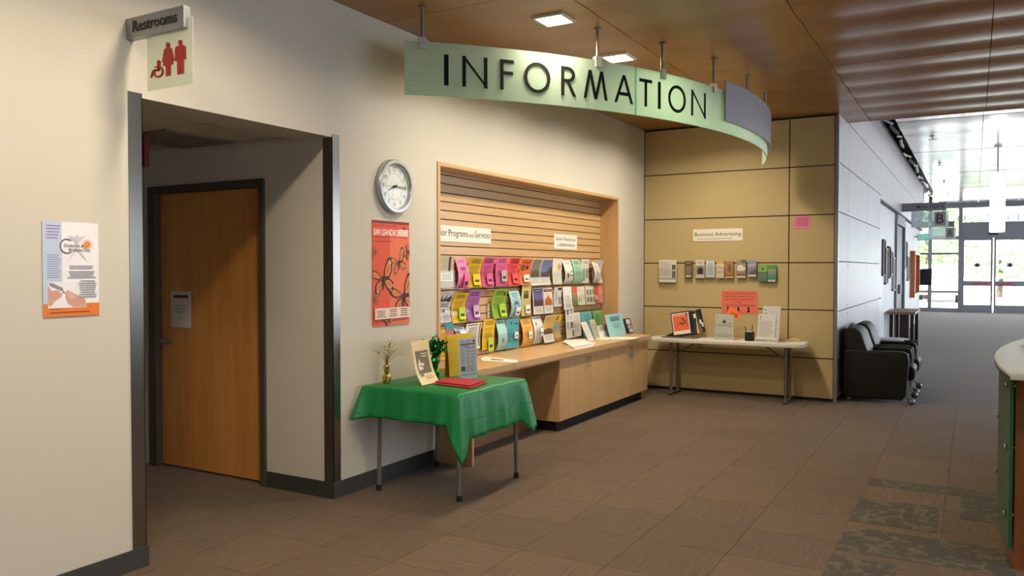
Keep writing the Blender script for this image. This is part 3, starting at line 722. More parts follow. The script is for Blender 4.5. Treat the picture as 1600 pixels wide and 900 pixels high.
card('butterfly_poster', 'orange poster with monarch butterflies below the wall clock', 'poster', F2, '#e0583a', [
    ('r', .45, .0, 1, .955, '#e8714c'), ('r', 0, .975, 1, 1, '#7b2a1c'), ('r', 0, .86, 1, .955, '#dd5236'),
    ('t', 'RECREATION AND', .35, .945, .017, '#8d2c1c', .62), ('t', 'SAN LEANDRO', .35, .862, .058, '#f6ece2', .66, 'C', .015), ('t', 'HUMAN SERVICES', .35, .838, .015, '#8d2c1c', .62),
    ('r', .69, .862, .97, .925, '#f3ddd2'), ('t', 'PROGRAMS &', .83, .900, .014, '#c4543c', .24), ('t', 'ACTIVITIES GUIDE', .83, .872, .014, '#c4543c', .25),
    ('l', .03, .795, .62, .812, 1, '#8d2c1c'), ('l', .70, .838, .97, .85, 1, '#5a1a10'),
    ('p', [(.80, .945), (.84, .955), (.86, .94), (.91, .955), (.89, .93), (.86, .925)], '#3a1a10')]
    + butterfly(.70, .60, .27, .0) + butterfly(.27, .44, .38, -.1) + butterfly(.82, .265, .42, -.06) + butterfly(.95, .70, .14, .6) + butterfly(.40, .05, .12, .3) + butterfly(.05, .25, .09, .5) + butterfly(.05, .70, .08, .3)
    + [('r', .02, .065, .98, .17, '#ecd2bd'), ('l', .06, .08, .30, .15, 4, '#6b4030', 1), ('l', .40, .08, .62, .16, 4, '#6b4030', 1), ('l', .70, .08, .92, .16, 4, '#6b4030', 1)], .012)

ck = thing('wall_clock', 'round silver rimmed wall clock with white face above the butterfly poster', 'clock', (XW, 4.735, 2.155))
CY, CZ, CR = 4.735, 2.157, .2
MB().lathe([(CR - .004, 0), (CR, .006), (CR, .035), (CR - .008, .045), (CR - .03, .047), (CR - .038, .036), (CR - .038, .0)], (XW, CY, CZ), 56, (1, 0, 0), caps=False).build('rim', pm('clock_silver', '#b9bcbd', .32, .6), ck, smooth=True)
MB().lathe([(CR - .036, .0), (CR - .036, .018)], (XW, CY, CZ), 48, (1, 0, 0)).build('dial', pm('clock_white', '#f2f2ee', .5), ck)
CF = Frame((XW + .0185, CY, CZ), (0, 1, 0), (0, 0, 1), 1, 1)
for hnum in range(1, 13):
    a = math.radians(90 - 30 * hnum); mb = MB(); vs, _ = text_geo(str(hnum), -.01)
    put_text(mb, CF, str(hnum), .128 * math.cos(a), .128 * math.sin(a) - .0155, .031, d=.0012); mb.build('numeral', ink('#23252a'), ck)
mb = MB()
for k in range(60):
    a = math.radians(6 * k); mb.lathe([(.0022 if k % 5 else .0034, 0), (.0022, .0008)], CF.P(.097 * math.cos(a), .097 * math.sin(a), .0006), 6, (1, 0, 0))
mb.build('minute_dot', ink('#4a4c52'), ck)
def hand(name, deg, L, wd, d, back=.03):
    a = math.radians(deg); t = Vector((0, math.cos(a), math.sin(a))); n_ = Vector((0, -t.z, t.y)); c = CF.P(0, 0, d)
    MB().prism([c - t*back - n_*wd, c + t*L - n_*wd*.6, c + t*L + n_*wd*.6, c - t*back + n_*wd], (.001, 0, 0)).build(name, ink('#131417'), ck)
hand('hour_hand', 90 - 30 * 8.24, .088, .0055, .004); hand('minute_hand', 90 - 6 * 15.2, .128, .004, .006); hand('second_hand', 90 - 6 * 44.5, .12, .0012, .008)
MB().lathe([(.009, 0), (.009, .012)], CF.P(0, 0, .001), 12, (1, 0, 0)).build('hub', ink('#131417'), ck)
MB().lathe([(CR - .034, .033), (CR * .6, .038), (.001, .040)], (XW, CY, CZ), 40, (1, 0, 0), caps=False).build('cover_glass', glass('clock_glass', '#f6f8f7', 1.4), ck, smooth=True)

# door notice
nF = Frame((at(267, 455, 1, 4.12).x, 4.12, at(267, 511, 1, 4.12).z), (1, 0, 0), (0, 0, 1), at(298.5, 455, 1, 4.12).x - at(267, 455, 1, 4.12).x, at(267, 455, 1, 4.12).z - at(267, 511, 1, 4.12).z)
card('door_notice', 'white paper notice with black heading bar taped to the wooden door', 'notice', nF, '#d9d3cd', [
    ('r', .12, .82, .86, .90, '#3c3d38'), ('t', 'Please keep', .5, .585, .05, '#1f1d1c', .56), ('t', 'this door', .5, .50, .05, '#1f1d1c', .42), ('t', 'locked.', .5, .415, .05, '#1f1d1c', .34), ('l', .40, .265, .60, .29, 1, '#3b3836')], .001)

# ================================================================== DISPLAY NICHE
ni = thing('display_niche', 'maple framed display niche with slatted back above the long counter', 'display case', (XW, (N0 + N1) / 2, .76))
FT = .034; CT0, CT1 = .705, .757
box('frame_side', (NBX, N0, CT1), (XW + .012, N0 + FT, NT), MAPLE, ni, bevel=.002)
box('frame_side', (NBX, N1 - FT, CT1), (XW + .012, N1, NT), MAPLE, ni, bevel=.002)
box('frame_head', (NBX, N0 + FT, NT - FT), (XW + .012, N1 - FT, NT), MAPLEY, ni, bevel=.002)
box('slat_backing', (-4.01, N0 + FT, CT1), (-3.972, N1 - FT, NT - FT), pm('groove_dark', '#4a341c', .8), ni)
zz = CT1 + .002; k = 0
while zz < NT - FT - .01:
    z1 = min(zz + .0762 - .008, NT - FT)
    box('slat', (-3.972, N0 + FT, zz), (NBX, N1 - FT, z1), MAPLEY, ni, bevel=.0015, seg=1); zz += .0762
# worktop and base units
XC = -3.385          # cabinet front
wt = thing('worktop', 'long maple worktop with papers under the brochure wall', 'worktop', (-3.6, 7.2, CT0))
MB().box((NBX, N0 + FT, CT0), (XW, N1 - FT, CT1)).box((XW, 5.265, CT0), (XC + .03, 9.21, CT1)).build('top', MAPLEY, wt, bevel=.002)
box('apron', (XC - .02, 5.305, CT0 - .02), (XC - .002, 6.8, CT0), MAPLEY, wt)
box('kneehole_back', (XW, 5.305, .0), (XW + .012, 6.8, CT0), wood('maple_shaded', '#a9825a', '#96704a', 2, .45), wt)  # maple with the kneehole's shade put into its colour
ep = box('counter_end_panel', (XW, 5.272, 0), (XC, 5.302, CT0), MAPLE, None, bevel=.002)
tag(ep, 'narrow upright maple panel carrying the worktop beside the green table', 'panel')
UN = 7.995
def unit(y0, y1, label, left_end):
    t = thing('base_cabinet', label, 'cabinet', (-3.55, (y0 + y1) / 2, 0), 'maple base cabinets under the worktop')
    box('body', (XW, y0, .1), (XC - .02, y1, CT0), MAPLE, t)
    box('toe_kick', (XW, y0 + (.05 if left_end else 0), 0), (XC - .06, y1 - (0 if left_end else .05), .1), BLACK, t)
    ym = (y0 + y1) / 2
    for s, a, b in ((0, y0 + .002, ym - .0015), (1, ym + .0015, y1 - .002)):
        d = box('door', (XC - .02, a, .102), (XC, b, CT0 - .004), MAPLE, t, bevel=.0015, seg=1)
        yh = ym + (-.03 if s == 0 else .03); z0, z1 = .565, .665
        MB().tube([(XC, yh, z0), (XC + .03, yh, z0), (XC + .03, yh, z1), (XC, yh, z1)], .004, 8).build('wire_pull', CHROME, d, smooth=True)
        if s == 0: MB().lathe([(.011, 0), (.011, .006), (.006, .008)], (XC, yh + .006, .535), 12, (1, 0, 0)).build('lock', CHROME, d)
unit(6.80, UN, 'maple base cabinet with double doors beside the kneehole', True)
unit(UN, 9.16, 'maple base cabinet with double doors beside the white folding table', False)

# ================================================================== SIGNS IN THE NICHE
XB = NBX
def back_frame(x0, y0, x1, y1, X):
    a = at(x0, (y0 + y1) / 2, 0, X); b = at(x1, (y0 + y1) / 2, 0, X); xm = (x0 + x1) / 2
    zt = at(xm, y0, 0, X).z; zb = at(xm, y1, 0, X).z
    return Frame((X, a.y, zb), (0, 1, 0), (0, 0, 1), b.y - a.y, zt - zb)
b1 = at(767, 370, 0, XB + .006); zt = at(727, 354.5, 0, XB + .006).z; zb = at(727, 379, 0, XB + .006).z
b0 = at(674, 370, 0, XB + .006); fS = Frame((XB + .006, b0.y, zb), (0, 1, 0), (0, 0, 1), b1.y - b0.y, zt - zb)
mk = card('niche_sign', 'white sign reading Senior Programs and Services, its start hidden by the niche frame', 'sign', fS, '#ece7dc', [
    ('t', 'Senior Programs', .02, .36, .42, '#2a2722', .565, 'L'), ('t', 'and', .605, .36, .28, '#2a2722', .075, 'L'), ('t', 'Services', .705, .36, .42, '#2a2722', .28, 'L')], .005)
card('niche_sign', 'small white sign reading Senior Resources and Information', 'sign', back_frame(866, 366.5, 901.5, 389.5, XB + .006), '#ece7dc', [
    ('t', 'Senior Resources', .5, .58, .24, '#2a2722', .86), ('t', 'and', .15, .20, .15, '#2a2722', .12, 'L'), ('t', 'Information', .28, .20, .24, '#2a2722', .62, 'L')], .005)

# ================================================================== LEAFLETS ON THE SLATTED WALL
PROF = {'bow': lambda t: .026 + .036 * math.sin(PI * t ** .8) - .008 * t, 'flop': lambda t: .056 - .026 * math.sin(PI * t ** .9) + .022 * t * t,
        'lean': lambda t: .058 - .030 * t, 'mild': lambda t: .042 - .010 * math.sin(PI * t) + .008 * t}
def tone(hx, k):
    h = hx.lstrip('#'); return '#' + ''.join('%02x' % max(0, min(255, int(int(h[i:i+2], 16) * k))) for i in (0, 2, 4))
def leaflet(what, where, T_, B_, hx, prof, its, cardpx=None, cardhx='#e8e4dc', holder=True, name='flyer', z_off=0.):
    """T_ = (x0,x1,y) of the top edge, B_ the same for the bottom edge, in pixels"""
    pf = lambda t: PROF[prof](min(1., max(0., t)))
    yt0, yt1 = at(T_[0], T_[2], 0, XB + pf(1)).y, at(T_[1], T_[2], 0, XB + pf(1)).y
    yb0, yb1 = at(B_[0], B_[2], 0, XB + pf(0)).y, at(B_[1], B_[2], 0, XB + pf(0)).y
    zt = at((T_[0] + T_[1]) / 2, T_[2], 0, XB + pf(1)).z; zb = at((B_[0] + B_[1]) / 2, B_[2], 0, XB + pf(0)).z
    wd = (yt1 - yt0 + yb1 - yb0) / 2; yc = (yt0 + yt1 + yb0 + yb1) / 4; sh = ((yt0 + yt1) - (yb0 + yb1)) / 2
    sh = max(-.02, min(.02, sh))
    yc = min(max(yc, N0 + FT + .012 + wd * .53), N1 - FT - .014 - wd * .53 - abs(sh) / 2)
    def S(u, v, d=0.):
        dp = (pf(min(1, v + .01)) - pf(max(0, v - .01))) / .02 / (zt - zb)
        n = Vector((1, 0, -dp)).normalized()
        return Vector((XB + pf(v) + z_off, yc - wd / 2 + u * wd + sh * (v - .5), zb + (zt - zb) * v)) + n * d
    mb = MB().sheet(lambda u, v: S(u, v), 2, 12, (-.004, 0, 0))
    o = mb.build(name, paper(hx), None, smooth=True)
    tag(o, f'{what}, {where}', 'flyer', 'leaflets on the slatted wall')
    F = Frame((XB, yc - wd / 2, zb), (0, 1, 0), (0, 0, 1), wd, zt - zb)
    if its: prints(F, o, its, surf=S)
    if holder:
        hm = MB().sheet(lambda u, v: S(-.03 + 1.06 * u, -.03 + .56 * v, .012), 2, 8, (-.0015, 0, 0))
        ho = hm.build('acrylic_holder', ACRYL, None, smooth=True); r = ROOT[ho]
        tag(ho, f'clear pocket {where}', 'brochure holder', 'clear pockets on the slatted wall')
        yl, yr = S(-.03, 0).y, S(1.03, 0).y
        MB().box((XB + .001, yl, zb - .012), (XB + pf(0) + z_off + .014, yr, zb - .009)).build('pocket_floor', ACRYL, ho)
        MB().box((XB + .001, yl, zb - .012), (XB + .0025, yr, zb + .7 * (zt - zb))).build('back_plate', ACRYL, ho)
        if cardpx:
            u0, v0, u1, v1 = cardpx
            mb = MB().sheet(lambda u, v: S(u0 + (u1 - u0) * u, v0 + (v1 - v0) * v, .020), 1, 5, (-.0015, 0, 0))
            c = mb.build('pocket_card', paper(cardhx), ho, smooth=True)
            tag(c, 'small card in the front pocket')
            pc = MB().sheet(lambda u, v: S(u0 + (u1 - u0) * (.2 + .6 * u), v0 + (v1 - v0) * (.25 + .22 * v), .0215), 1, 2, (-.0003, 0, 0)); pc.build('print', ink(tone(cardhx, .3)), c)
    return o
def txt(hx, n=3, v0=.80, v1=.95, k=.35, extra=()): return [('l', .15, v0, .85, v1, n, tone(hx, k), 1), ('l', .12, .35, .85, .72, 7, tone(hx, .72), 1)] + list(extra)
CU = (.35, .06, .88, .46)
R1, R2, R3 = 'top brochure row', 'middle brochure row', 'bottom brochure row'
NAVY = '#232a4a'
def broch(photo, lo='#e9e5de', sub=None): return [('r', .04, .30, .97, .97, photo), ('r', .06, .85, .95, .95, NAVY), ('t', 'Leisure', .5, .875, .04, '#e4e6ee', .5)] [:2] + [('r', .2, .89, .8, .91, '#c9cde0')] + ([('p', sub[0], sub[1])] if sub else []) + [('l', .1, .08, .9, .26, 4, '#b5b0aa', 1)]
# top row
leaflet('grey backing sheet with a white name card', 'first in the ' + R1, (687, 711, 400), (687, 709, 448), '#b9ab93', 'mild', [('r', .64, .5, .78, .98, '#2a2018'), ('r', .1, .18, .95, .46, '#ece7df'), ('l', .16, .22, .88, .42, 4, '#8a857c', 1)], name='backing_sheet')
leaflet('hot pink flyer', 'second in the ' + R1, (711.5, 726, 404), (711, 729, 450), '#f77fba', 'bow', txt('#f77fba', 2, .86, .96, .4, [('p', [(.3, .66), (.36, .76), (.5, .68), (.62, .74), (.78, .68), (.74, .62), (.4, .60)], '#5c2446')]), (.40, .02, .86, .50), '#f36fae')
leaflet('mustard yellow flyer', 'third in the ' + R1, (735.5, 757, 402.5), (732, 753, 449), '#d9b21e', 'flop', txt('#d9b21e'), CU, '#ecc824')
leaflet('magenta flyer with a magenta card', 'fourth in the ' + R1, (758, 775, 402), (754, 773, 448), '#d9588f', 'flop', txt('#d9588f'), CU, '#d85a90')
leaflet('magenta flyer with a grey card', 'fifth in the ' + R1, (776.5, 794, 402), (775, 793, 447), '#da5c94', 'mild', txt('#da5c94'), (.38, .16, .85, .55), '#b9aab6')
leaflet('coral red flyer', 'sixth in the ' + R1, (798, 815, 403), (795, 812, 446), '#f04e50', 'flop', txt('#f04e50'), CU, '#f0555a')
leaflet('orange flyer with two small pictures', 'seventh in the ' + R1, (816.5, 834, 405), (814, 829, 445), '#ea7138', 'flop', [('r', .1, .55, .45, .78, '#8b4a30'), ('r', .55, .6, .8, .75, '#4a2a1a'), ('l', .1, .83, .9, .93, 2, '#8a3a18', 1)], (.30, .10, .85, .40), '#e9e2da')
leaflet('travel brochure with a brown rooftop photo', 'eighth in the ' + R1, (834, 849, 404.5), (831.5, 845, 446), '#e6e2dc', 'flop', broch('#8a8078', sub=([(.04, .30), (.97, .30), (.97, .55), (.6, .62), (.3, .56), (.04, .62)], '#6b5443')), name='brochure')
leaflet('travel brochure with a blue sail photo', 'ninth in the ' + R1, (850, 865, 405), (845, 861, 445), '#e6e2dc', 'flop', broch('#6f7fae', sub=([(.04, .30), (.97, .30), (.97, .72), (.6, .5), (.3, .52)], '#5c4a50')), name='brochure')
leaflet('white booklet with a yellow emblem', 'tenth in the ' + R1, (863, 876, 404), (866, 881, 444), '#e4dfd6', 'mild', [('c', .72, .68, .16, '#cfa83a'), ('r', .02, .0, .98, .5, '#e9e4da'), ('l', .15, .3, .85, .45, 3, '#a19b92', 1)], name='brochure')
leaflet('white brochure with two grey logos', 'eleventh in the ' + R1, (877, 890, 407), (881, 893, 443), '#e8e5de', 'bow', [('l', .25, .84, .85, .92, 2, '#55534f'), ('c', .32, .35, .14, '#4b4a49'), ('r', .5, .33, .95, .37, '#4b4a49'), ('p', [(.7, .58), (.9, .58), (.8, .48)], '#5b5a58')], name='brochure')
leaflet('mint green flyer', 'twelfth in the ' + R1, (891, 904, 406), (895, 908, 443.5), '#9fd2b2', 'bow', txt('#9fd2b2', 2))
leaflet('white brochure with a grey green block', 'thirteenth in the ' + R1, (909, 921, 405), (908, 920, 442), '#dfdcd4', 'mild', [('r', .1, .08, .6, .62, '#9fb3a0'), ('r', .7, .2, .9, .6, '#7d7b78'), ('l', .3, .8, .9, .92, 2, '#8b8984')], name='brochure')
leaflet('plain white letter sheet', 'fourteenth in the ' + R1, (920.5, 928, 409), (921, 931, 441), '#e4dfdc', 'bow', [('l', .15, .3, .85, .85, 8, '#b5b0ab')], name='brochure', z_off=.035)
leaflet('curled white leaflet stack', 'last in the ' + R1, (928.5, 944, 406), (930, 942.5, 442), '#ddd2ca', 'flop', [('l', .15, .3, .85, .85, 9, '#c0b4ac')], name='brochure')
# middle row
leaflet('black and white event poster', 'first in the ' + R2, (689, 711, 456.5), (687, 705, 504), '#cfcad0', 'flop', [('p', [(.08, .68), (.2, .9), (.3, .72), (.6, .95), (.5, .75), (.95, .9), (.9, .66), (.5, .7)], '#2b2a2e'), ('l', .15, .5, .9, .64, 2, '#3a393e'), ('r', .35, .32, .6, .42, '#333'+'338'), ('l', .4, .05, .95, .3, 6, '#88868c')])
leaflet('yellow flyer with a lime card', 'second in the ' + R2, (712, 733, 457.5), (708, 729, 504), '#dcb61f', 'flop', txt('#dcb61f'), (.44, .08, .92, .52), '#b4d238')
leaflet('purple flyer with a lilac card', 'third in the ' + R2, (734, 754, 453.5), (731.5, 751.5, 501), '#a865b3', 'flop', txt('#a865b3', 2), (.45, .08, .90, .52), '#c6a9cf')
leaflet('lime green flyer', 'fourth in the ' + R2, (772, 795, 451.5), (773, 792, 497), '#8fb932', 'flop', txt('#8fb932', 3, .78, .94, .35, [('c', .85, .82, .08, '#2f4a18')]), (.45, .04, .92, .50), '#a5d03c')
leaflet('light blue flyer with an arch drawing', 'fifth in the ' + R2, (795, 809, 454), (794, 811, 495.5), '#a4cfd8', 'bow', [('c', .52, .52, .30, '#57707a'), ('c', .52, .52, .26, '#a4cfd8'), ('p', [(.3, .48), (.34, .58), (.5, .64), (.68, .58), (.72, .48)], '#56646a'), ('l', .15, .76, .85, .92, 2, '#5a767e')], (.32, .10, .76, .38), '#ece9e2')
leaflet('pale yellow flyer with a dark castle picture', 'sixth in the ' + R2, (817.5, 831, 441), (815, 830, 493.5), '#d9cd84', 'mild', [('r', .2, .52, .75, .75, '#7c763e'), ('p', [(.2, .52), (.2, .62), (.4, .66), (.5, .62), (.55, .76), (.6, .62), (.75, .64), (.75, .52)], '#3f3c1c'), ('l', .1, .82, .8, .9, 2, '#8f8a55')], (.30, .08, .78, .33), '#ebe8dc')
leaflet('travel brochure with a violet dusk photo', 'seventh in the ' + R2, (834, 849, 450), (832.5, 848, 491), '#e8e4de', 'lean', broch('#5b528c', sub=([(.04, .30), (.97, .30), (.97, .55), (.5, .5), (.04, .58)], '#4a3238')), name='brochure')
leaflet('travel brochure with an orange temple photo', 'eighth in the ' + R2, (850.5, 865, 450), (849, 862, 489.5), '#e8e4de', 'lean', broch('#d9c5b8', sub=([(.1, .32), (.14, .56), (.35, .62), (.5, .74), (.66, .62), (.86, .56), (.92, .32)], '#b8602c')), name='brochure')
leaflet('short white brochure with a dark corner', 'ninth in the ' + R2, (867, 878, 449), (865.5, 878.5, 479), '#dcd8d4', 'mild', [('r', .45, .85, .95, .98, '#35333a'), ('r', .6, .1, .95, .5, '#9d98a0'), ('l', .1, .3, .5, .8, 6, '#8d8a88')], name='brochure')
leaflet('tall white pamphlet with a round seal', 'tenth in the ' + R2, (881, 894, 448), (880, 893.5, 484), '#e3e0dc', 'lean', [('c', .5, .42, .13, '#9a9898'), ('c', .5, .42, .09, '#e3e0dc'), ('l', .2, .55, .8, .62, 1, '#77757a'), ('l', .2, .1, .8, .25, 3, '#8d8b90')], name='brochure')
leaflet('red and green pamphlet', 'eleventh in the ' + R2, (895, 902.5, 448), (894.5, 902, 477.5), '#9c8a62', 'lean', [('r', 0, .68, 1, 1, '#d7553f'), ('r', 0, 0, 1, .3, '#6e7a4a')], name='brochure')
leaflet('narrow cream pamphlet with a faint seal', 'twelfth in the ' + R2, (903.5, 908.5, 448), (901.5, 907, 477), '#dcd6c4', 'lean', [('c', .5, .3, .3, '#9aa08c'), ('l', .2, .75, .8, .9, 2, '#8d8876')], name='brochure')
leaflet('narrow plain cream pamphlet', 'thirteenth in the ' + R2, (909, 914.5, 447.5), (907.5, 913, 476.5), '#ddd8ca', 'lean', [('l', .2, .3, .8, .8, 6, '#b7b1a0')], name='brochure')
leaflet('cream newsletter with six small pictures', 'fourteenth in the ' + R2, (916, 931.5, 447), (914, 929, 475.5), '#d9d3bf', 'lean', [('r', .1 + .3*i, .12 + .42*j, .32 + .3*i, .40 + .42*j, '#7c7a6e') for i in range(3) for j in range(2)], name='brochure')
leaflet('pink and red pamphlet', 'last in the ' + R2, (932, 944.5, 446), (930.5, 943.5, 473), '#dd8783', 'lean', [('r', 0, 0, .5, 1, '#b8543f'), ('r', .0, .2, .45, .45, '#d8b49c')], name='brochure')
# bottom row
leaflet('yellow leaflet half hidden by the niche frame', 'first in the ' + R3, (687.5, 697, 515.5), (687.5, 699, 556), '#e0b323', 'lean', [('l', .1, .5, .9, .9, 5, '#8f6f14'), ('r', .2, .1, .9, .3, '#4f4530')])
leaflet('pale blue flyer with purple and orange blocks', 'second in the ' + R3, (708.5, 724, 511), (711, 728, 545), '#bcdce4', 'bow', [('r', .0, .42, .45, .85, '#8b3f86'), ('r', .35, .30, .95, .52, '#e2742c'), ('r', .42, .56, .98, .80, '#d4ecf2'), ('l', .2, .86, .9, .95, 1, '#55707a')])
leaflet('white notice with a dark ornamental border', 'third in the ' + R3, (729, 753, 505), (727, 750, 546), '#e9e4dc', 'mild', [('l', .1, .9, .85, .97, 1, '#2a2826'), ('r', .88, .1, .95, .97, '#4c4843'), ('l', .15, .45, .8, .85, 6, '#6a655e', 1), ('c', .62, .3, .06, '#45413c')])
leaflet('bright yellow flyer with a lime strip', 'fourth in the ' + R3, (757, 774.5, 498.5), (753.5, 772.5, 546), '#e3bc22', 'mild', txt('#e3bc22'), (.36, -.05, .80, .38), '#b3c838')
leaflet('light blue flyer with a small drawing', 'fifth in the ' + R3, (775, 786, 500), (773, 790, 546.5), '#a6d0d6', 'bow', [('l', .2, .88, .9, .96, 2, '#47666c'), ('c', .5, .32, .16, '#6f99a0'), ('l', .4, .1, .95, .14, 1, '#47666c')])
leaflet('teal blue flyer with a white tag', 'sixth in the ' + R3, (791, 812, 498), (791, 810.5, 543.5), '#4fa4b5', 'mild', [('r', .62, .80, .95, .84, '#173b44'), ('c', .4, .86, .07, '#2b6470'), ('l', .15, .2, .6, .66, 6, '#3c8695')], (.60, .32, .88, .54), '#e8ebe8')
leaflet('amber orange flyer with a white tag', 'seventh in the ' + R3, (813, 827.5, 498), (812.5, 830, 541), '#ecb052', 'bow', txt('#ecb052'), (.42, .30, .72, .54), '#f0ece0')
leaflet('white bowed flyer with a printed tag', 'eighth in the ' + R3, (829, 843, 494), (832, 847, 536.5), '#e2dedd', 'bow', [('c', .32, .72, .10, '#9c9aa0'), ('l', .15, .1, .85, .6, 9, '#aaa6a8')], (.5, .30, .78, .55), '#f2f0ec')
leaflet('travel brochure with a yellow sunset photo', 'ninth in the ' + R3, (848, 865, 493), (848, 861.5, 534.5), '#e8e4de', 'flop', broch('#c9a850', sub=([(.04, .30), (.97, .30), (.97, .5), (.5, .54), (.04, .46)], '#5b3f38')), name='brochure', z_off=.035)
leaflet('yellow headed brochure with a grey photo', 'tenth in the ' + R3, (866, 880, 491.5), (863, 877.5, 528), '#8e9a8c', 'flop', [('r', 0, .68, 1, 1, '#dcb71f'), ('c', .5, .84, .13, '#8a6f14'), ('r', 0, .0, 1, .28, '#c49a5e')], name='brochure')
leaflet('tall white newspaper sheet', 'eleventh in the ' + R3, (882.5, 895.5, 478), (881.5, 894, 528.5), '#dcd9d4', 'lean', [('r', .15, .72, .35, .95, '#4c4b4c'), ('r', .5, .75, .9, .95, '#a8a5a2'), ('r', .15, .28, .25, .52, '#3a393a'), ('r', .5, .3, .85, .5, '#77757a'), ('l', .1, .55, .9, .7, 5, '#a29f9c'), ('r', .7, .05, .9, .25, '#66646a')], name='brochure', z_off=.02)
leaflet('pale pink letter sheet', 'last in the ' + R3, (896.5, 908.5, 488), (894, 906.5, 526), '#ddd0ca', 'lean', [('l', .15, .2, .85, .9, 10, '#bfb0aa'), ('r', .12, .4, .22, .55, '#5f5450')], name='brochure')
for yy0, yy1, w_ in ((474, 485.5, 'upper'), (487, 496.5, 'lower')):
    card('name_card', f'{w_} of two small cream cards on the slats between purple and lime flyers', 'card', back_frame(762, yy0, 770.5, yy1, XB + .012), '#ddd5bf', [('l', .15, .2, .85, .8, 3, '#8d8672')], .003, 'small cards on the slats')

# ================================================================== THINGS ON THE WORKTOP
def lying(name, label, pts_px, z, hx, cat='paper', its=None, th=.004, group=None):
    P = [at(x, y, 2, z) for x, y in pts_px]
    o = MB().prism([(p.x, p.y, z - th) for p in P], (0, 0, th)).build(name, paper(hx), None); tag(o, label, cat, group)
    if its:
        mb = MB(); c = sum(P, Vector()) / len(P)
        for k, hx2 in its: mb.add([c + (p - c) * k + Vector((0, 0, .0008)) for p in P], [list(range(len(P)))])
        mb.build('print', ink(its[0][1]), o, fixn=False)
    return o
zc = CT1 + .005
lying('paper_sheet', 'white printed paper lying alone on the worktop above the kneehole', [(751, 560), (757, 556.5), (810, 563), (806, 566.5), (753, 563.5)], zc, '#e5ddd0', its=[(.35, '#77736c')])
lying('paper_sheet', 'lower sheet of the loose paper stack in the middle of the worktop', [(884, 540), (905, 533), (931, 535), (925, 541), (900, 545)], zc, '#e9dfd3', group='loose papers on the worktop')
lying('paper_sheet', 'top sheet of the loose paper stack in the middle of the worktop', [(880, 534), (884, 530.5), (914, 530), (925, 537), (895, 542)], zc + .012, '#e2dcd8', th=.008, group='loose papers on the worktop')
lying('paper_sheet', 'long white sheet below the small white cards on the worktop', [(930, 530), (940, 526), (958, 526.5), (948, 531)], zc, '#ece4d6', group='loose papers on the worktop')
lying('paper_sheet', 'white sheet in front of the blue counter sign', [(952, 529.5), (960, 526), (999, 527), (988, 530)], zc, '#ece4d6', group='loose papers on the worktop')
def upright(name, label, cat, px, X, hx, its=(), lean=.06, th=.006, group=None, mat=None, z=CT1 + .001, yaw=0.):
    """a stiff card standing on the worktop: px = x0,x1,ytop; its foot is at X"""
    x0, x1, yt = px; xm = (x0 + x1) / 2
    a = at(x0, 520, 0, X).y; b = at(x1, 520, 0, X).y; zt = at(xm, yt, 0, X - lean).z; W = b - a; Hh = math.hypot(zt - z, lean)
    c, s_ = math.cos(yaw), math.sin(yaw)
    F = Frame((X, a, z), (s_, c, 0), (-lean * c, lean * s_, zt - z), W, Hh)
    return card(name, label, cat, F, hx, its, th, group, mat=mat)
upright('counter_flyer', 'teal leaflet stack standing at the end of the brochure wall', 'flyer', (916, 931.5, 486), -3.84, '#5fa9a8', [('l', .2, .5, .8, .9, 5, '#3f7f80')], .07, .02)
upright('counter_flyer', 'green leaflet standing against the niche frame', 'flyer', (932.5, 944, 484.5), -3.86, '#6fae6c', [('l', .2, .4, .8, .9, 6, '#4c8450')], .05, .01)
upright('counter_flyer', 'white leaflet leaning in a clear stand on the worktop', 'flyer', (920, 928.5, 501.5), -3.66, '#dcd8d2', [('l', .1, .1, .9, .9, 12, '#aaa7a4')], .10, .004)
upright('counter_card', 'thin grey card leaning beside the white leaflet', 'card', (930.5, 938.5, 498), -3.70, '#b5ab98', [('l', .1, .1, .9, .8, 9, '#8b8474')], .08, .004)
cb = thing('card_box', 'low white holder of small printed cards on the worktop', 'holder', at(948, 526, 2, CT1))
F = Frame((-3.69, at(938, 520, 0, -3.69).y, CT1 + .002), (0, 1, 0), (-.03, 0, .14), at(958.5, 520, 0, -3.69).y - at(938, 520, 0, -3.69).y, .145)
MB().prism([F.P(0, 0), F.P(1, 0), F.P(1, .48), F.P(0, .48)], -F.n * .03).build('front_box', paper('#e9e5da'), cb)
cd_ = MB().prism([F.P(.02, .1, -.004), F.P(.98, .1, -.004), F.P(.98, 1, -.004), F.P(.02, 1, -.004)], -F.n * .02).build('card_stack', paper('#d8d3c8'), cb)
prints(F, cd_, [('l', .08, .55, .7, .95, 5, '#8f8b82'), ('c', .84, .7, .10, '#3d3f45')])
upright('counter_sign', 'light blue sign with a dark heading standing on the worktop', 'sign', (953.5, 979, 489.5), -3.62, '#93c6cc', [('r', .22, .68, .80, .90, '#5d8f98'), ('t', 'Senior', .5, .75, .07, '#1d3b42', .4), ('l', .3, .69, .78, .73, 1, '#1d3b42'), ('l', .3, .35, .75, .62, 6, '#6d9ea6', 1)], .07, .005)
bk = upright('counter_binder', 'black binder with white cover prints at the corner of the worktop', 'binder', (976.5, 991, 497), -3.66, '#15161a', [('r', .48, .62, .9, .94, '#d8d5d0'), ('r', .5, .34, .92, .56, '#a7a3a4'), ('r', .55, .05, .95, .30, '#c9c2b4')], .06, .02)

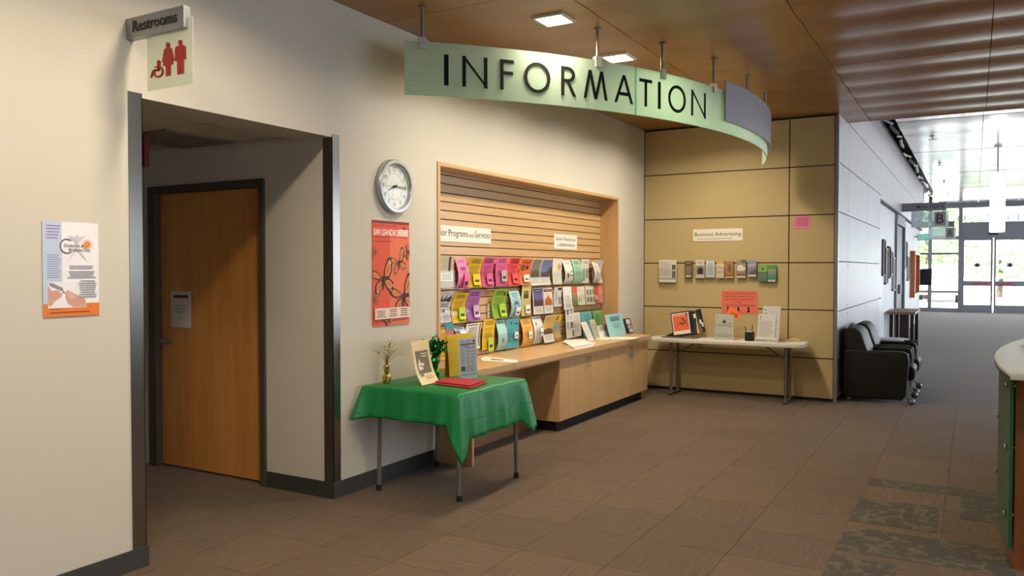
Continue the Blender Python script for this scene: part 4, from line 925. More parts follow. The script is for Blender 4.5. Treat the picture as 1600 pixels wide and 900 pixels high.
# leaning book and small stacks at the table end
def lean_poly(name, label, cat, pts, X, cols, th=.006):
    P = [at(x, y, 0, X) for x, y in pts]; o = MB().prism(P, (-th, 0, 0)).build(name, paper(cols[0]), None); return tag(o, label, cat), P
o, P = lean_poly('leaning_booklet', 'teal and dusty pink booklet leaning against the bottom row', 'booklet', [(705, 556), (711.5, 556), (708, 505), (694, 504)], -3.80, ['#b4707a'])
MB().add([P[3] + Vector((.002, 0, 0)), P[2] + Vector((.002, 0, 0)), P[2] * .8 + P[1] * .2 + Vector((.002, 0, 0)), P[3] * .8 + P[0] * .2 + Vector((.002, 0, 0))], [(0, 1, 2, 3)]).build('print', ink('#3f9099'), o, fixn=False)
o, P = lean_poly('leaning_booklet', 'yellow leaflet with dark lettering standing behind the green table decoration', 'leaflet', [(688, 560), (706, 558), (704, 536), (690, 537)], -3.70, ['#dfb42a'])
prints(left_frame(P[0].y, P[1].y, P[0].z, P[2].z, 0, -3.70), o, [('r', .25, .35, .8, .65, '#4f4427'), ('l', .1, .05, .9, .25, 2, '#8f7520')])

# ================================================================== GREEN TABLE
TX0, TX1, TY0, TY1, TZ = -3.665, -2.875, 4.32, 5.19, .735
tb_ = thing('folding_table', 'small folding table with grey metal legs under the green cloth', 'table', (-3.27, 4.77, 0))
box('table_top', (TX0, TY0, TZ - .03), (TX1, TY1, TZ), pm('table_laminate', '#6a5a48', .5), tb_, bevel=.004)
for x, y in ((-3.60, 4.40), (-2.96, 4.45), (-2.93, 5.17), (-3.69 + .05, 5.16)):
    lg = MB().tube([(x + (.015 if x < -3.2 else -.01), y, TZ - .03), (x, y, .03)], .0155, 12).build('leg', GREYMET, tb_, smooth=True)
    MB().lathe([(.019, 0), (.02, .004), (.0185, .04)], (x, y, 0), 12).build('foot_cap', BLACK, lg)
MB().tube([(-2.96, 4.45, TZ - .2), (-2.96, 4.62, TZ - .035)], .006, 6).build('brace', GREYMET, tb_)
MB().tube([(-3.6, 4.40, TZ - .2), (-3.6, 4.58, TZ - .035)], .006, 6).build('brace', GREYMET, tb_)
# cloth: top sheet plus hanging skirt with corner drapes
def cloth():
    cx, cy = (TX0 + TX1) / 2, (TY0 + TY1) / 2; hx_, hy_ = (TX1 - TX0) / 2 + .006, (TY1 - TY0) / 2 + .006
    N = 30; ring = []
    for side in range(4):
        for i in range(N):
            t = -1 + 2 * i / N
            ring.append({0: (t, -1), 1: (1, t), 2: (-t, 1), 3: (-1, -t)}[side])
    rows = 12; vs = []; M_ = len(ring); zt = TZ + .003
    def hang(j, px_, py_, i):
        corner = min(1., max(0., (abs(px_) * abs(py_) - .80) / .20)); side = i // N
        base = (.205, .30, .20, .20)[side]; drop = base + (.15 if px_ > 0 else .02) * corner ** 1.2
        flare = .03 + .055 * corner + .012 * math.sin(i * .55) + .008 * math.sin(i * 1.3 + 1)
        if px_ < -.9 and abs(py_) < .95: flare = .012
        s = j / rows
        nx_, ny_ = (px_ if abs(px_) > .99 else px_ * .25 * corner), (py_ if abs(py_) > .99 else py_ * .25 * corner)
        l = math.hypot(nx_, ny_) or 1
        if px_ < -.9 and py_ < -.9: flare *= 1.5; nx_ *= .35
        k = flare * s ** .9
        return (cx + px_ * hx_ + nx_ / l * k, cy + py_ * hy_ + ny_ / l * k, zt - drop * s)
    for j in range(rows + 1):
        for i, (a, b) in enumerate(ring):
            x, y, z = hang(j, a, b, i)
            vs.append((max(x, XW + .008), y, z))
    fs = []
    for j in range(rows):
        for i in range(M_): fs.append((j*M_+i, j*M_+(i+1) % M_, (j+1)*M_+(i+1) % M_, (j+1)*M_+i))
    mb = MB(); mb.add(vs, fs)
    mb.add([(cx + a * hx_, cy + b * hy_, zt) for a, b in ring], [list(range(M_))])
    return mb
gm, gnt, gb, _ = newmat('green_plastic_cloth')
gb.inputs['Base Color'].default_value = lin('#0e7b41'); gb.inputs['Roughness'].default_value = .42
tcn = gnt.nodes.new('ShaderNodeTexCoord'); wv = gnt.nodes.new('ShaderNodeTexBrick'); wv.inputs['Scale'].default_value = 1
wv.offset = 0; wv.inputs['Brick Width'].default_value = .17; wv.inputs['Row Height'].default_value = .17; wv.inputs['Mortar Size'].default_value = .0035; wv.inputs['Mortar Smooth'].default_value = 1
mpn = gnt.nodes.new('ShaderNodeMapping'); mpn.inputs['Rotation'].default_value = (0, 0, 0)
sep = gnt.nodes.new('ShaderNodeSeparateXYZ'); cmb = gnt.nodes.new('ShaderNodeCombineXYZ'); adn = gnt.nodes.new('ShaderNodeMath')
gnt.links.new(tcn.outputs['Object'], sep.inputs[0]); gnt.links.new(sep.outputs['X'], adn.inputs[0]); gnt.links.new(sep.outputs['Y'], adn.inputs[1])
gnt.links.new(adn.outputs[0], cmb.inputs['X']); gnt.links.new(sep.outputs['Z'], cmb.inputs['Y']); gnt.links.new(cmb.outputs[0], wv.inputs['Vector'])
nzn = gnt.nodes.new('ShaderNodeTexNoise'); nzn.inputs['Scale'].default_value = 7; gnt.links.new(tcn.outputs['Object'], nzn.inputs['Vector'])
adb = gnt.nodes.new('ShaderNodeMath'); adb.operation = 'MULTIPLY_ADD'; adb.inputs[1].default_value = .5
gnt.links.new(wv.outputs['Fac'], adb.inputs[0]); gnt.links.new(nzn.outputs['Fac'], adb.inputs[2])
bpn = gnt.nodes.new('ShaderNodeBump'); bpn.inputs['Strength'].default_value = .5; bpn.inputs['Distance'].default_value = .012
gnt.links.new(adb.outputs[0], bpn.inputs['Height']); gnt.links.new(bpn.outputs[0], gb.inputs['Normal'])
tc_ = cloth().build('tablecloth', gm, None, loc=(-3.27, 4.77, TZ), smooth=True)
tag(tc_, 'bright green plastic tablecloth draped over the small folding table', 'tablecloth')
sol = tc_.modifiers.new('thickness', 'SOLIDIFY'); sol.thickness = .0012; sol.offset = 1
ZT = TZ + .006
def foil(c, r, h, hx, name, label, nst, hgt, dense, seed):
    rnd = random.Random(seed); t = thing(name, label, 'centerpiece', (c[0], c[1], ZT))
    FM = pm('foil_' + hx[1:], hx, .22, .9, var=.25, scale=60, bump=.8, bscale=90)
    prof = [(r*.9, 0), (r, h*.15), (r*1.02, h*.32), (r*.5, h*.45), (r*.72, h*.6), (r*.95, h*.85), (r*.6, h)] if dense else [(r*.9, 0), (r, h*.2), (r*.95, h*.38), (r*.4, h*.46), (r*.55, h*.6), (r*.75, h*.9), (r*.35, h)]
    mb = MB().lathe(prof, (c[0], c[1], ZT), 16)
    mb.v = [Vector((p.x + rnd.uniform(-1, 1) * r * .10, p.y + rnd.uniform(-1, 1) * r * .10, p.z + (rnd.uniform(-1, 1) * r * .07 if p.z > ZT + .002 else 0))) for p in mb.v]
    mb.build('foil_weight', FM, t)
    leaf_ = MB()
    for k in range(nst):
        a = rnd.uniform(0, 2*PI); sp = rnd.uniform(.15, 1.0) * hgt * (.75 if dense else .55); top = ZT + h + rnd.uniform(.35, 1.0) * hgt * (1 - .5 * sp / hgt); p0 = Vector((c[0], c[1], ZT + h * .9))
        p2 = Vector((c[0] + math.cos(a) * sp, c[1] + math.sin(a) * sp, top)); p2.x = max(p2.x, XW + .03)
        p1 = (p0 + p2) / 2 + Vector((-math.cos(a) * sp * .25, -math.sin(a) * sp * .25, .02)); st = [p0, p0.lerp(p1, .6), p1.lerp(p2, .4), p2]
        MB().tube(st, .0011, 5).build('wire_stem', FM, t)
        for q in range(11 if dense else (3 if k % 3 == 0 else 0)):
            u = rnd.uniform(.25, 1) if dense else rnd.uniform(.6, 1); i = min(2, int(u * 3)); p = st[i].lerp(st[i+1], u * 3 - i)
            p += Vector((rnd.uniform(-1, 1), rnd.uniform(-1, 1), rnd.uniform(-1, 1))) * (.012 if dense else .006)
            ax = Vector((rnd.uniform(-1, 1), rnd.uniform(-1, 1), rnd.uniform(-1, 1))).normalized(); bx_ = ax.orthogonal().normalized(); s = rnd.uniform(.008, .017) if dense else .008
            leaf_.add([p + ax*s, p + (ax + bx_)*s*.35, p + bx_*s, p + (bx_ - ax)*s*.35, p - ax*s, p - (ax + bx_)*s*.35, p - bx_*s, p + (ax - bx_)*s*.35], [(0,1,2,3,4,5,6,7)])
    lo = leaf_.build('foil_star', FM, t, fixn=False); tag(lo, kind='stuff')
pg = at(604, 598, 2, ZT); foil((pg.x, pg.y), .03, .13, '#b59a4c', 'gold_centerpiece', 'small gold foil weight with thin wire sprays on the green tablecloth', 26, .22, False, 4)
pgn = at(679, 592, 2, ZT); foil((pgn.x, pgn.y), .038, .16, '#0f7a35', 'green_centerpiece', 'dense green foil centerpiece with star sprays on the tablecloth', 46, .18, True, 9)
# cream leaflet standing with a curled foot
a0, a1 = at(645, 602, 2, ZT), at(672, 596, 2, ZT)
dx = (a1 - a0); dx.z = 0; Wc = dx.length; ex = dx.normalized(); en = Vector((ex.y, -ex.x, 0)); Hc = .30
def cream(u, v, d=0.):
    back = -.045 * v + .05 * (1 - v) ** 4; z = ZT + .004 + Hc * v
    return a0 + ex * (u * Wc) + en * (back + .03 + d) + Vector((0, 0, z - a0.z))
cl = MB().sheet(cream, 2, 12, -en * .004).build('cream_leaflet', paper('#dcc99a'), None, smooth=True)
tag(cl, 'cream leaflet with a brown picture panel standing on the green tablecloth', 'leaflet')
FC = Frame(a0, ex, (0, 0, 1), Wc, Hc)
prints(FC, cl, [('r', .14, .24, .86, .76, '#6d6450'), ('p', [(.2, .3), (.2, .44), (.3, .58), (.36, .5), (.55, .46), (.5, .38), (.4, .32)], '#d8cfb4'), ('r', .18, .18, .36, .30, '#7b7058'), ('l', .45, .60, .82, .72, 2, '#cfc4a4'), ('l', .42, .10, .86, .18, 3, '#8a7c5a')], surf=cream, d0=.0015)
# yellow folder and clear sign holder with a printed sheet
yf0, yf1, yft = at(708, 590, 2, ZT), at(752, 583, 2, ZT), 0
exy = (yf1 - yf0); Wy = exy.length; exy.normalize(); eny = Vector((exy.y, -exy.x, 0))
Fy = Frame(yf0 - eny * .05, exy, (0, 0, 1), Wy, .315)
yl = thing('yellow_folder', 'yellow folder standing behind the newsletter on the green tablecloth', 'folder', yf0)
MB().prism([Fy.P(.06, 0), Fy.P(.94, 0), Fy.P(.86, 1), Fy.P(-.05, 1)], -Fy.n * .004).build('front_cover', paper('#e8bf12'), yl)
MB().prism([Fy.P(.06, 0, -.05), Fy.P(1.0, 0, -.05), Fy.P(.86, 1.0, -.006), Fy.P(-.05, 1.0, -.006)], -Fy.n * .004).build('back_cover', paper('#dcb20e'), yl)
n0, n1 = at(719, 594, 2, ZT), at(746, 590, 2, ZT); exn = (n1 - n0); Wn = exn.length; exn.normalize()
Fn = Frame(n0, exn, Vector((0, 0, 1)) + Vector((exn.y, -exn.x, 0)) * -.05, Wn, .30)
nh = thing('newsletter_stand', 'clear stand holding a grey printed newsletter in front of the yellow folder', 'stand', n0)
MB().prism([Fn.P(0, 0), Fn.P(1, 0), Fn.P(1, 1), Fn.P(0, 1)], -Fn.n * .003).build('newsletter', paper('#c3c4cc'), nh)
prints(Fn, nh, [('t', 'Registration', .68, .745, .045, '#222228', .58), ('t', 'September', .68, .66, .045, '#222228', .56), ('t', '12th - 16th', .68, .58, .045, '#222228', .5), ('r', .08, .84, .95, .865, '#222228'), ('r', .08, .80, .55, .815, '#222228'), ('c', .86, .92, .06, '#333338'), ('l', .08, .88, .34, .95, 2, '#77777f'), ('l', .42, .89, .72, .95, 2, '#77777f'),
    ('l', .08, .36, .33, .76, 14, '#8f8f98'), ('l', .38, .36, .62, .56, 8, '#8f8f98'), ('l', .66, .36, .92, .56, 8, '#8f8f98'), ('r', .08, .20, .32, .32, '#4a4a50'), ('l', .38, .17, .93, .34, 8, '#77777f'), ('r', .08, .10, .93, .115, '#33333a')])
MB().prism([Fn.P(-.02, 0, .006), Fn.P(1.02, 0, .006), Fn.P(1.02, 1.01, .006), Fn.P(-.02, 1.01, .006)], -Fn.n * .0015).build('clear_front', ACRYL, nh)
MB().prism([Fn.P(-.02, 0, .004), Fn.P(1.02, 0, .004), Fn.P(1.02, .0, -.09), Fn.P(-.02, .0, -.09)], (0, 0, .002)).build('clear_foot', ACRYL, nh)
for k, pts in enumerate([[(678, 601), (698, 594.5), (762, 599), (736, 608)], [(680, 599.5), (700, 593), (760, 597), (734, 606)]]):
    P = [at(x, y, 2, ZT) for x, y in pts]; z0 = ZT + .001 + k * .009
    o = MB().prism([(p.x, p.y, z0) for p in P], (0, 0, .007)).build('red_folder', paper('#a51f2b' if k else '#941a26'), None, bevel=.001)
    tag(o, 'upper red folder of two lying on the green tablecloth' if k else 'lower red folder of two lying on the green tablecloth', 'folder', 'red folders on the green table')

# ================================================================== OCHRE WALL: SIGNS AND LEAFLETS
def far_px(x0, y0, x1, y1, off=.004):
    ym = (y0 + y1) / 2; xm = (x0 + x1) / 2
    a = on_far(x0, ym, off); b = on_far(x1, ym, off); zt = on_far(xm, y0, off).z; zb = on_far(xm, y1, off).z
    return Frame((a.x, YF - off, zb), (1, 0, 0), (0, 0, 1), b.x - a.x, zt - zb)
card('wall_sign', 'white sign reading Business Advertising on the ochre panels', 'sign', far_px(1083, 357.5, 1160.5, 376.5, .006), '#e6e0d2', [('t', 'Business Advertising', .5, .42, .32, '#22201c', .93), ('l', .09, .14, .91, .24, 1, '#6d6a62')], .005)
card('pink_notice', 'small pink paper notice high on the ochre panels', 'notice', far_px(1240.5, 337, 1266.5, 357.5, .003), '#e07f9d', [('l', .1, .2, .9, .88, 5, '#a8486a', 1)], .001)
on_ = card('orange_notice', 'salmon orange notice with three black arrows above the white folding table', 'notice', far_px(1127.5, 454.5, 1184, 490, .003), '#e0705c', [
    ('t', 'We are using a new activity', .5, .86, .07, '#4a1c14', .86), ('t', 'registration system! Create', .5, .73, .07, '#4a1c14', .84), ('t', 'your new account online', .5, .60, .07, '#4a1c14', .78), ('t', 'today.', .48, .47, .07, '#4a1c14', .18), ('t', 'Instructions available here', .5, .335, .07, '#4a1c14', .82)]
    + [('p', [(u - .025, .30), (u - .025, .12), (u - .055, .12), (u, .03), (u + .055, .12), (u + .025, .12), (u + .025, .30)], '#15100e') for u in (.18, .47, .75)], .001)
def pocket(label_what, px, hx, its, where, cat='brochure', deep=.035, thick=.012):
    F = far_px(*px, deep)
    o = MB().prism([F.P(0, 0), F.P(1, 0), F.P(1, 1), F.P(0, 1)], -F.n * thick).build('brochure', paper(hx), None); tag(o, f'{label_what}, {where}', cat, 'brochures on the ochre wall')
    prints(F, o, its)
    t = thing('acrylic_holder', f'clear wall pocket, {where}', 'brochure holder', F.P(.5, 0), 'clear pockets on the ochre wall')
    MB().prism([F.P(-.06, -.05, .008), F.P(1.06, -.05, .008), F.P(1.06, .62, .008), F.P(-.06, .62, .008)], -F.n * .0018).build('front_plate', ACRYL, t)
    MB().prism([F.P(-.06, -.06, .008), F.P(1.06, -.06, .008), F.P(1.06, -.06, -deep + .001), F.P(-.06, -.06, -deep + .001)], (0, 0, .002)).build('pocket_floor', ACRYL, t)
    MB().prism([F.P(-.06, -.36, -deep + .003), F.P(1.06, -.36, -deep + .003), F.P(1.06, .9, -deep + .003), F.P(-.06, .9, -deep + .003)], -F.n * .0018).build('back_plate', ACRYL, t)
OW = 'on the ochre wall'
pocket('wide white flyer with grey side photos', (1029.5, 406, 1056.5, 441), '#d9d3c8', [('l', .06, .30, .72, .92, 11, '#b0a7a2'), ('r', .76, .56, .96, .78, '#55504b'), ('r', .76, .2, .96, .5, '#6f6862'), ('r', .05, .0, .98, .12, '#efebe2'), ('r', .0, .13, 1, .16, '#6a655e')], 'first ' + OW)
pocket('dark brown brochure with a group photo', (1070, 408, 1082, 434), '#5c4a38', [('r', .1, .2, .9, .68, '#8d7460'), ('r', .15, .05, .85, .14, '#e6e0d4'), ('l', .2, .84, .8, .94, 1, '#c9a45c')], 'second ' + OW)
pocket('white brochure with a black dog photo', (1087, 406, 1100.5, 434.5), '#d4cdc0', [('r', .06, .2, .94, .68, '#8f8474'), ('p', [(.3, .22), (.2, .42), (.5, .6), (.85, .5), (.8, .22)], '#2b2622'), ('l', .15, .76, .85, .92, 2, '#8f877a')], 'third ' + OW)
pocket('pale blue brochure', (1103, 407, 1116.5, 433.5), '#c2cdd6', [('l', .15, .15, .85, .85, 8, '#8a98a4', 1)], 'fourth ' + OW)
pocket('cream brochure with a yellow top', (1119.5, 407, 1131, 434.5), '#ddd0b8', [('r', 0, .8, 1, 1, '#d1a85c'), ('l', .1, .28, .9, .4, 2, '#a0503c'), ('l', .15, .5, .85, .75, 3, '#a89a84')], 'fifth ' + OW)
pocket('brown brochure with a heart shape', (1133, 408, 1146, 434.5), '#a87c58', [('c', .5, .72, .24, '#8a5f40'), ('p', [(.45, .4), (.5, .66), (.68, .7), (.6, .55), (.62, .4)], '#2a1a14'), ('r', 0, .1, 1, .2, '#b85a3c'), ('r', .05, .02, .95, .09, '#dccab0')], 'sixth ' + OW)
pocket('grey brochure with a white bird shape', (1151, 406, 1165.5, 434), '#9a8f80', [('p', [(.05, .42), (.1, .66), (.5, .72), (.95, .55), (.9, .42), (.4, .36)], '#ece8e0'), ('r', .0, .12, 1, .2, '#8a4038'), ('r', .02, .0, .98, .1, '#ded8cc'), ('r', .5, .8, 1, 1, '#5e6a4a')], 'seventh ' + OW)
pocket('blue grey brochure with a slanted photo', (1168, 407, 1182, 432.5), '#8d93ad', [('p', [(0, .2), (1, .55), (1, .15), (0, .15)], '#6a6660'), ('r', .05, .02, .95, .12, '#e2ddd2'), ('l', .15, .6, .8, .8, 2, '#c6cad8')], 'eighth ' + OW)
pocket('green brochure with a lime header', (1184.5, 414, 1199, 440), '#5f7d5a', [('r', 0, .58, 1, .98, '#7fae4a'), ('c', .5, .76, .12, '#34502a'), ('r', .05, .15, .95, .5, '#6d8378')], 'ninth ' + OW)
pocket('green brochure with a teal photo', (1199.5, 414, 1213, 440.5), '#5d8f4c', [('r', .05, .2, .95, .75, '#8a9a84'), ('r', .05, .2, .95, .42, '#4f8d90'), ('r', .05, .02, .85, .12, '#e6e2d6')], 'last ' + OW)

# ================================================================== WHITE FOLDING TABLE
WX0, WX1, WY0, WY1, WZ = -3.50, -1.66, 9.44, 9.90, .70
wt2 = thing('white_folding_table', 'long white plastic folding table with grey legs against the ochre wall', 'table', (-2.5, 9.67, 0))
r_ = .09; pts = []
for cx_, cy_, a0_ in ((WX1 - r_, WY0 + r_, -90), (WX1 - r_, WY1 - r_, 0), (WX0 + r_, WY1 - r_, 90), (WX0 + r_, WY0 + r_, 180)):
    for k in range(6): a = math.radians(a0_ + 18 * k); pts.append((cx_ + r_ * math.cos(a), cy_ + r_ * math.sin(a), WZ - .045))
MB().prism(pts, (0, 0, .045)).build('table_top', pm('white_plastic', '#d3cfc6', .5, bump=.15, bscale=300), wt2, bevel=.006, smooth=True)
for x in (-3.22, -1.86):
    lm = MB()
    for y in (9.545, 9.80): lm.tube([(x, y, WZ - .05), (x, y, .03)], .0165, 10)
    lm.tube([(x, 9.49, .022), (x, 9.87, .022)], .017, 10)
    lm.tube([(x, 9.545, .30), (x, 9.80, .30)], .008, 8)
    lg = lm.build('leg_frame', pm('brown_grey_leg', '#6f675a', .45, .4), wt2, smooth=True)
    for y in (9.50, 9.86): MB().lathe([(.02, 0), (.022, .012), (.012, .022)], (x, y, 0), 10).build('foot_cap', BLACK, lg)
    s = 1 if x < -2.5 else -1
    MB().tube([(x, 9.67, .47), (x + s * .27, 9.67, WZ - .05)], .009, 8).build('brace', pm('brown_grey_leg', '#6f675a', .45, .4), wt2)
zt2 = WZ + .001
def on_tab(x, Y): return at(x, 500, 1, Y).x
# desk reference rack with flip panels
rk = thing('flip_panel_rack', 'black desk rack of coloured flip panels with an orange front sheet', 'document rack', (on_tab(1075, 9.6), 9.6, zt2))
xr0 = on_tab(1037, 9.60)
MB().prism([(xr0, 9.52, zt2), (xr0 + .42, 9.52, zt2), (xr0 + .42, 9.76, zt2), (xr0, 9.76, zt2)], (0, 0, .014)).build('base_plate', pm('rack_grey', '#7d7a76', .4, .4), rk, bevel=.003)
MB().prism([(xr0 + .02, 9.6, zt2 + .014), (xr0 + .22, 9.6, zt2 + .014), (xr0 + .30, 9.6, zt2 + .15), (xr0 + .20, 9.6, zt2 + .10)], (0, .1, 0)).build('stand', BLACK, rk)
pv = Vector((xr0 + .14, 9.55, zt2 + .018))
for k, (ang, hx) in enumerate([(4, '#15172c'), (14, '#2a2f66'), (26, '#d9a01e'), (38, '#2f7c86'), (50, '#a3262c'), (62, '#1f3d2c'), (72, '#15211c')]):
    a = math.radians(ang); ex = Vector((math.cos(a) * .98, math.sin(a), .16)).normalized(); ey = Vector((-.13, .12, 1)); ey = (ey - ex * ey.dot(ex)).normalized()
    F = Frame(pv + Vector((k * .042, k * .010, k * .003)), ex, ey, .235, .29)
    p = MB().prism([F.P(0, 0), F.P(1, 0), F.P(1, 1), F.P(0, 1)], -F.n * .006).build('flip_panel', ink(hx), rk, bevel=.001)
    if k == 0: prints(F, p, [('r', .05, .05, .95, .95, '#ded3cc'), ('r', .1, .2, .9, .9, '#db6440'), ('l', .12, .82, .88, .88, 1, '#f0d8c8'), ('p', [(.12, .36), (.4, .5), (.6, .42), (.9, .66), (.62, .52), (.45, .56)], '#8a3a22'), ('p', [(.5, .7), (.62, .76), (.76, .6), (.86, .34), (.7, .5)], '#9a4428'), ('r', .1, .08, .9, .2, '#ead6b8')])
    elif k in (1, 3, 4): MB().prism([F.P(1.0, .8 - .14 * k, 0), F.P(1.1, .8 - .14 * k, 0), F.P(1.1, .98 - .14 * k, 0), F.P(1.0, .98 - .14 * k, 0)], -F.n * .003).build('index_tab', paper('#e6e2da'), p)
# slanted white acrylic sign with starburst
s0, s1 = on_tab(1116.5, 9.55), on_tab(1146, 9.55); zs = at(1131, 491, 1, 9.6).z
Fw = Frame((s0, 9.55, zt2), (1, 0, 0), (0, .08, 1), s1 - s0, (zs - zt2) * 1.003)
fw_ = card('framed_instruction_sheet', 'white instruction sheet in a slanted clear stand on the folding table', 'sign', Fw, '#dedad2', [('c', .14, .92, .025, '#33302c'), ('p', [(.38, .66), (.47, .82), (.52, .74), (.57, .80), (.60, .66)], '#5b5852'), ('r', .72, .64, .88, .66, '#77746d'), ('l', .1, .54, .9, .62, 2, '#b4b0a8'), ('l', .1, .1, .9, .26, 3, '#b4b0a8'), ('c', .86, .53, .025, '#66635c'), ('c', .86, .2, .025, '#66635c')], .004)
MB().prism([Fw.P(-.02, 0, .003), Fw.P(1.02, 0, .003), Fw.P(1.02, 1, .003), Fw.P(-.02, 1, .003)], -Fw.n * .001).build('clear_cover', glass('cover_acrylic', '#f4f6f4', 1.5, .0), fw_)
cx_, cz_ = at(1146.5, 489.5, 1, 9.62).x, at(1146.5, 489.5, 1, 9.62).z; st = []
for k in range(28):
    a = 2 * PI * k / 28; r = (.075 if k % 2 else .052); st.append((cx_ + r * 1.2 * math.cos(a), 9.60, cz_ + r * math.sin(a) - .0 - .02 * math.cos(a)))
sb = MB().prism(st, (0, .002, 0)).build('starburst_tag', ink('#ff7a3c'), None); tag(sb, 'orange starburst tag overlapping the salmon notice', 'tag')
prints(Frame((cx_ - .06, 9.60, cz_ - .04), (1, 0, -.28), (.28, 0, 1), .12, .08), sb, [('l', .1, .2, .9, .8, 3, '#7a2a10', 1)])
# pen cup
px_, py_ = on_tab(1171.5, 9.62), 9.62
pc = thing('pen_cup', 'black square pen cup on the folding table', 'pen cup', (px_, py_, zt2))
mb = MB()
for dx0, dx1, dy0, dy1 in ((-.045, .045, -.045, -.039), (-.045, .045, .039, .045), (-.045, -.039, -.039, .039), (.039, .045, -.039, .039), (-.045, .045, -.045, .045)):
    mb.box((px_ + dx0, py_ + dy0, zt2), (px_ + dx1, py_ + dy1, zt2 + (.105 if dy1 - dy0 < .08 or dx1 - dx0 < .08 else .006)))
mb.build('cup', BLACK, pc); box('note_slip', (px_ - .035, py_ - .03, zt2 + .006), (px_ + .035, py_ - .027, zt2 + .115), paper('#c9cdd2'), pc)
for k, (dx, dz) in enumerate(((-.055, .165), (.03, .19))):
    o = MB().tube([(px_ + (-.01 if k == 0 else .02), py_, zt2 + .008), (px_ + dx, py_ + .01, zt2 + dz)], .0045, 8).build('pen', BLACK, None); tag(o, 'black pen leaning out of the pen cup' if k == 0 else 'black pen standing upright in the pen cup', 'pen', 'pens in the pen cup')
# registration form holder
h0, h1 = on_tab(1182, 9.56), on_tab(1213.5, 9.56)
fh = thing('form_holder', 'white upright holder of registration forms labelled at its foot', 'form holder', ((h0 + h1) / 2, 9.58, zt2))
box('tray', (h0 - .01, 9.52, zt2), (h1 + .01, 9.64, zt2 + .045), paper('#d8d4cc'), fh)
Fh = Frame((h0 - .008, 9.519, zt2 + .004), (1, 0, 0), (0, 0, 1), h1 - h0 + .016, .038)
mb = MB(); put_text(mb, Fh, 'Registration Forms', .5, .25, .5, .95, d=.001, bold=.01); mb.build('lettering', ink('#26241f'), fh)
for k, (dx, zt_, hx) in enumerate(((.055, at(1200, 478, 1, 9.62).z, '#cfccc9'), (.01, at(1195, 490.5, 1, 9.6).z, '#d6d3d0'))):
    F = Frame((h0 + dx, 9.56 - .012 * k, zt2 + .046), (1, 0, 0), (.04, .07, 1), h1 - h0 - .03, zt_ - zt2 - .046)
    p = MB().prism([F.P(0, 0), F.P(1, 0), F.P(1, 1), F.P(0, 1)], -F.n * .008).build('form_stack', paper(hx), fh)
    prints(F, p, [('l', .08, .05, .92, .72, 14, '#b3b0ae'), ('c', .14, .88, .04, '#4a4845'), ('l', .08, .76, .3, .80, 1, '#4a4845')])
def tab_lying(name, label, pts, hx, th, cat, z0=0.):
    P = [at(x, y, 2, WZ + .002) for x, y in pts]
    o = MB().prism([(p.x, min(max(p.y, WY0 + .01), WY1 - .01), zt2 + z0) for p in P], (0, 0, th)).build(name, paper(hx), None); return tag(o, label, cat)
tab_lying('clipboard', 'grey clipboard lying at the end of the folding table', [(1208, 531.5), (1222, 527.5), (1250, 528.5), (1236, 532.5)], '#a39a8c', .005, 'clipboard')
o = MB().tube([(-1.90, 9.74, zt2 + .012), (-1.80, 9.78, zt2 + .03), (-1.74, 9.74, zt2 + .012)], .009, 8).build('crumpled_tape', paper('#d9b98a'), None); tag(o, 'small tan roll of tape on the end of the folding table', 'tape')
o = MB().tube([(-1.99, 9.77, zt2 + .006), (-1.85, 9.80, zt2 + .006)], .005, 8).build('pen', pm('pen_wood', '#8d6a44', .5), None); tag(o, 'brown pencil lying at the end of the folding table', 'pencil')

# ================================================================== CLUB CHAIRS
LEATH = pm('black_vinyl', '#131211', .5, spec=.35, var=.15, scale=30, bump=.15, bscale=220)
def club_chair(y0, label):
    t = thing('club_chair', label, 'armchair', (-1.0, y0 + .36, 0), 'black lounge chairs on castors')
    y1 = y0 + .70
    side = [(-1.30, .05), (-.70, .05), (-.655, .10), (-.625, .50), (-.64, .585), (-.70, .605), (-1.08, .60), (-1.16, .62), (-1.33, .60), (-1.33, .12)]
    for a in (y0, y1 - .115):
        MB().prism([(x, a, z) for x, z in side], (0, .115, 0)).build('arm', LEATH, t, bevel=.022, seg=3, smooth=True)
    bp_ = [(-1.34, .10), (-1.14, .10), (-1.03, .42), (-1.06, .60), (-1.13, .80), (-1.18, .855), (-1.27, .865), (-1.325, .83)]
    MB().prism([(x, y0 + .02, z) for x, z in bp_], (0, .66, 0)).build('backrest', LEATH, t, bevel=.03, seg=3, smooth=True)
    MB().prism([(x, y0 + .118, z) for x, z in [(-1.12, .27), (-.60, .27), (-.575, .30), (-.57, .40), (-.60, .435), (-1.10, .44)]], (0, .464, 0)).build('seat_cushion', LEATH, t, bevel=.03, seg=3, smooth=True)
    box('front_rail', (-1.2, y0 + .116, .09), (-.66, y1 - .116, .268), LEATH, t, bevel=.01)
    for x, y in ((-.60, y0 + .06), (-.60, y1 - .06), (-1.26, y0 + .06), (-1.26, y1 - .06)):
        c = MB().lathe([(.014, -.034), (.028, -.026), (.037, -.012), (.039, 0), (.037, .012), (.028, .026), (.014, .034)], (x, y, .039), 16, (0, 1, 0)).build('castor_wheel', pm('castor_grey', '#8c8986', .3, .6), t, smooth=True)
        MB().tube([(x - .05, y, .09), (x - .02, y, .07), (x, y, .045)], .011, 8).build('castor_stem', ALU, c)
club_chair(10.10, 'black vinyl club chair on castors nearer to the ochre wall corner')
club_chair(10.98, 'black vinyl club chair on castors mostly hidden behind the first')
st_ = thing('side_table', 'small round white side table on a dark pedestal beyond the club chairs', 'table', (-1.0, 12.6, 0))
MB().lathe([(.20, 0), (.215, .006), (.215, .02), (.205, .026)], (-1.0, 12.6, .535), 36).build('table_top', pm('side_white', '#d9dadb', .35), st_, smooth=True)
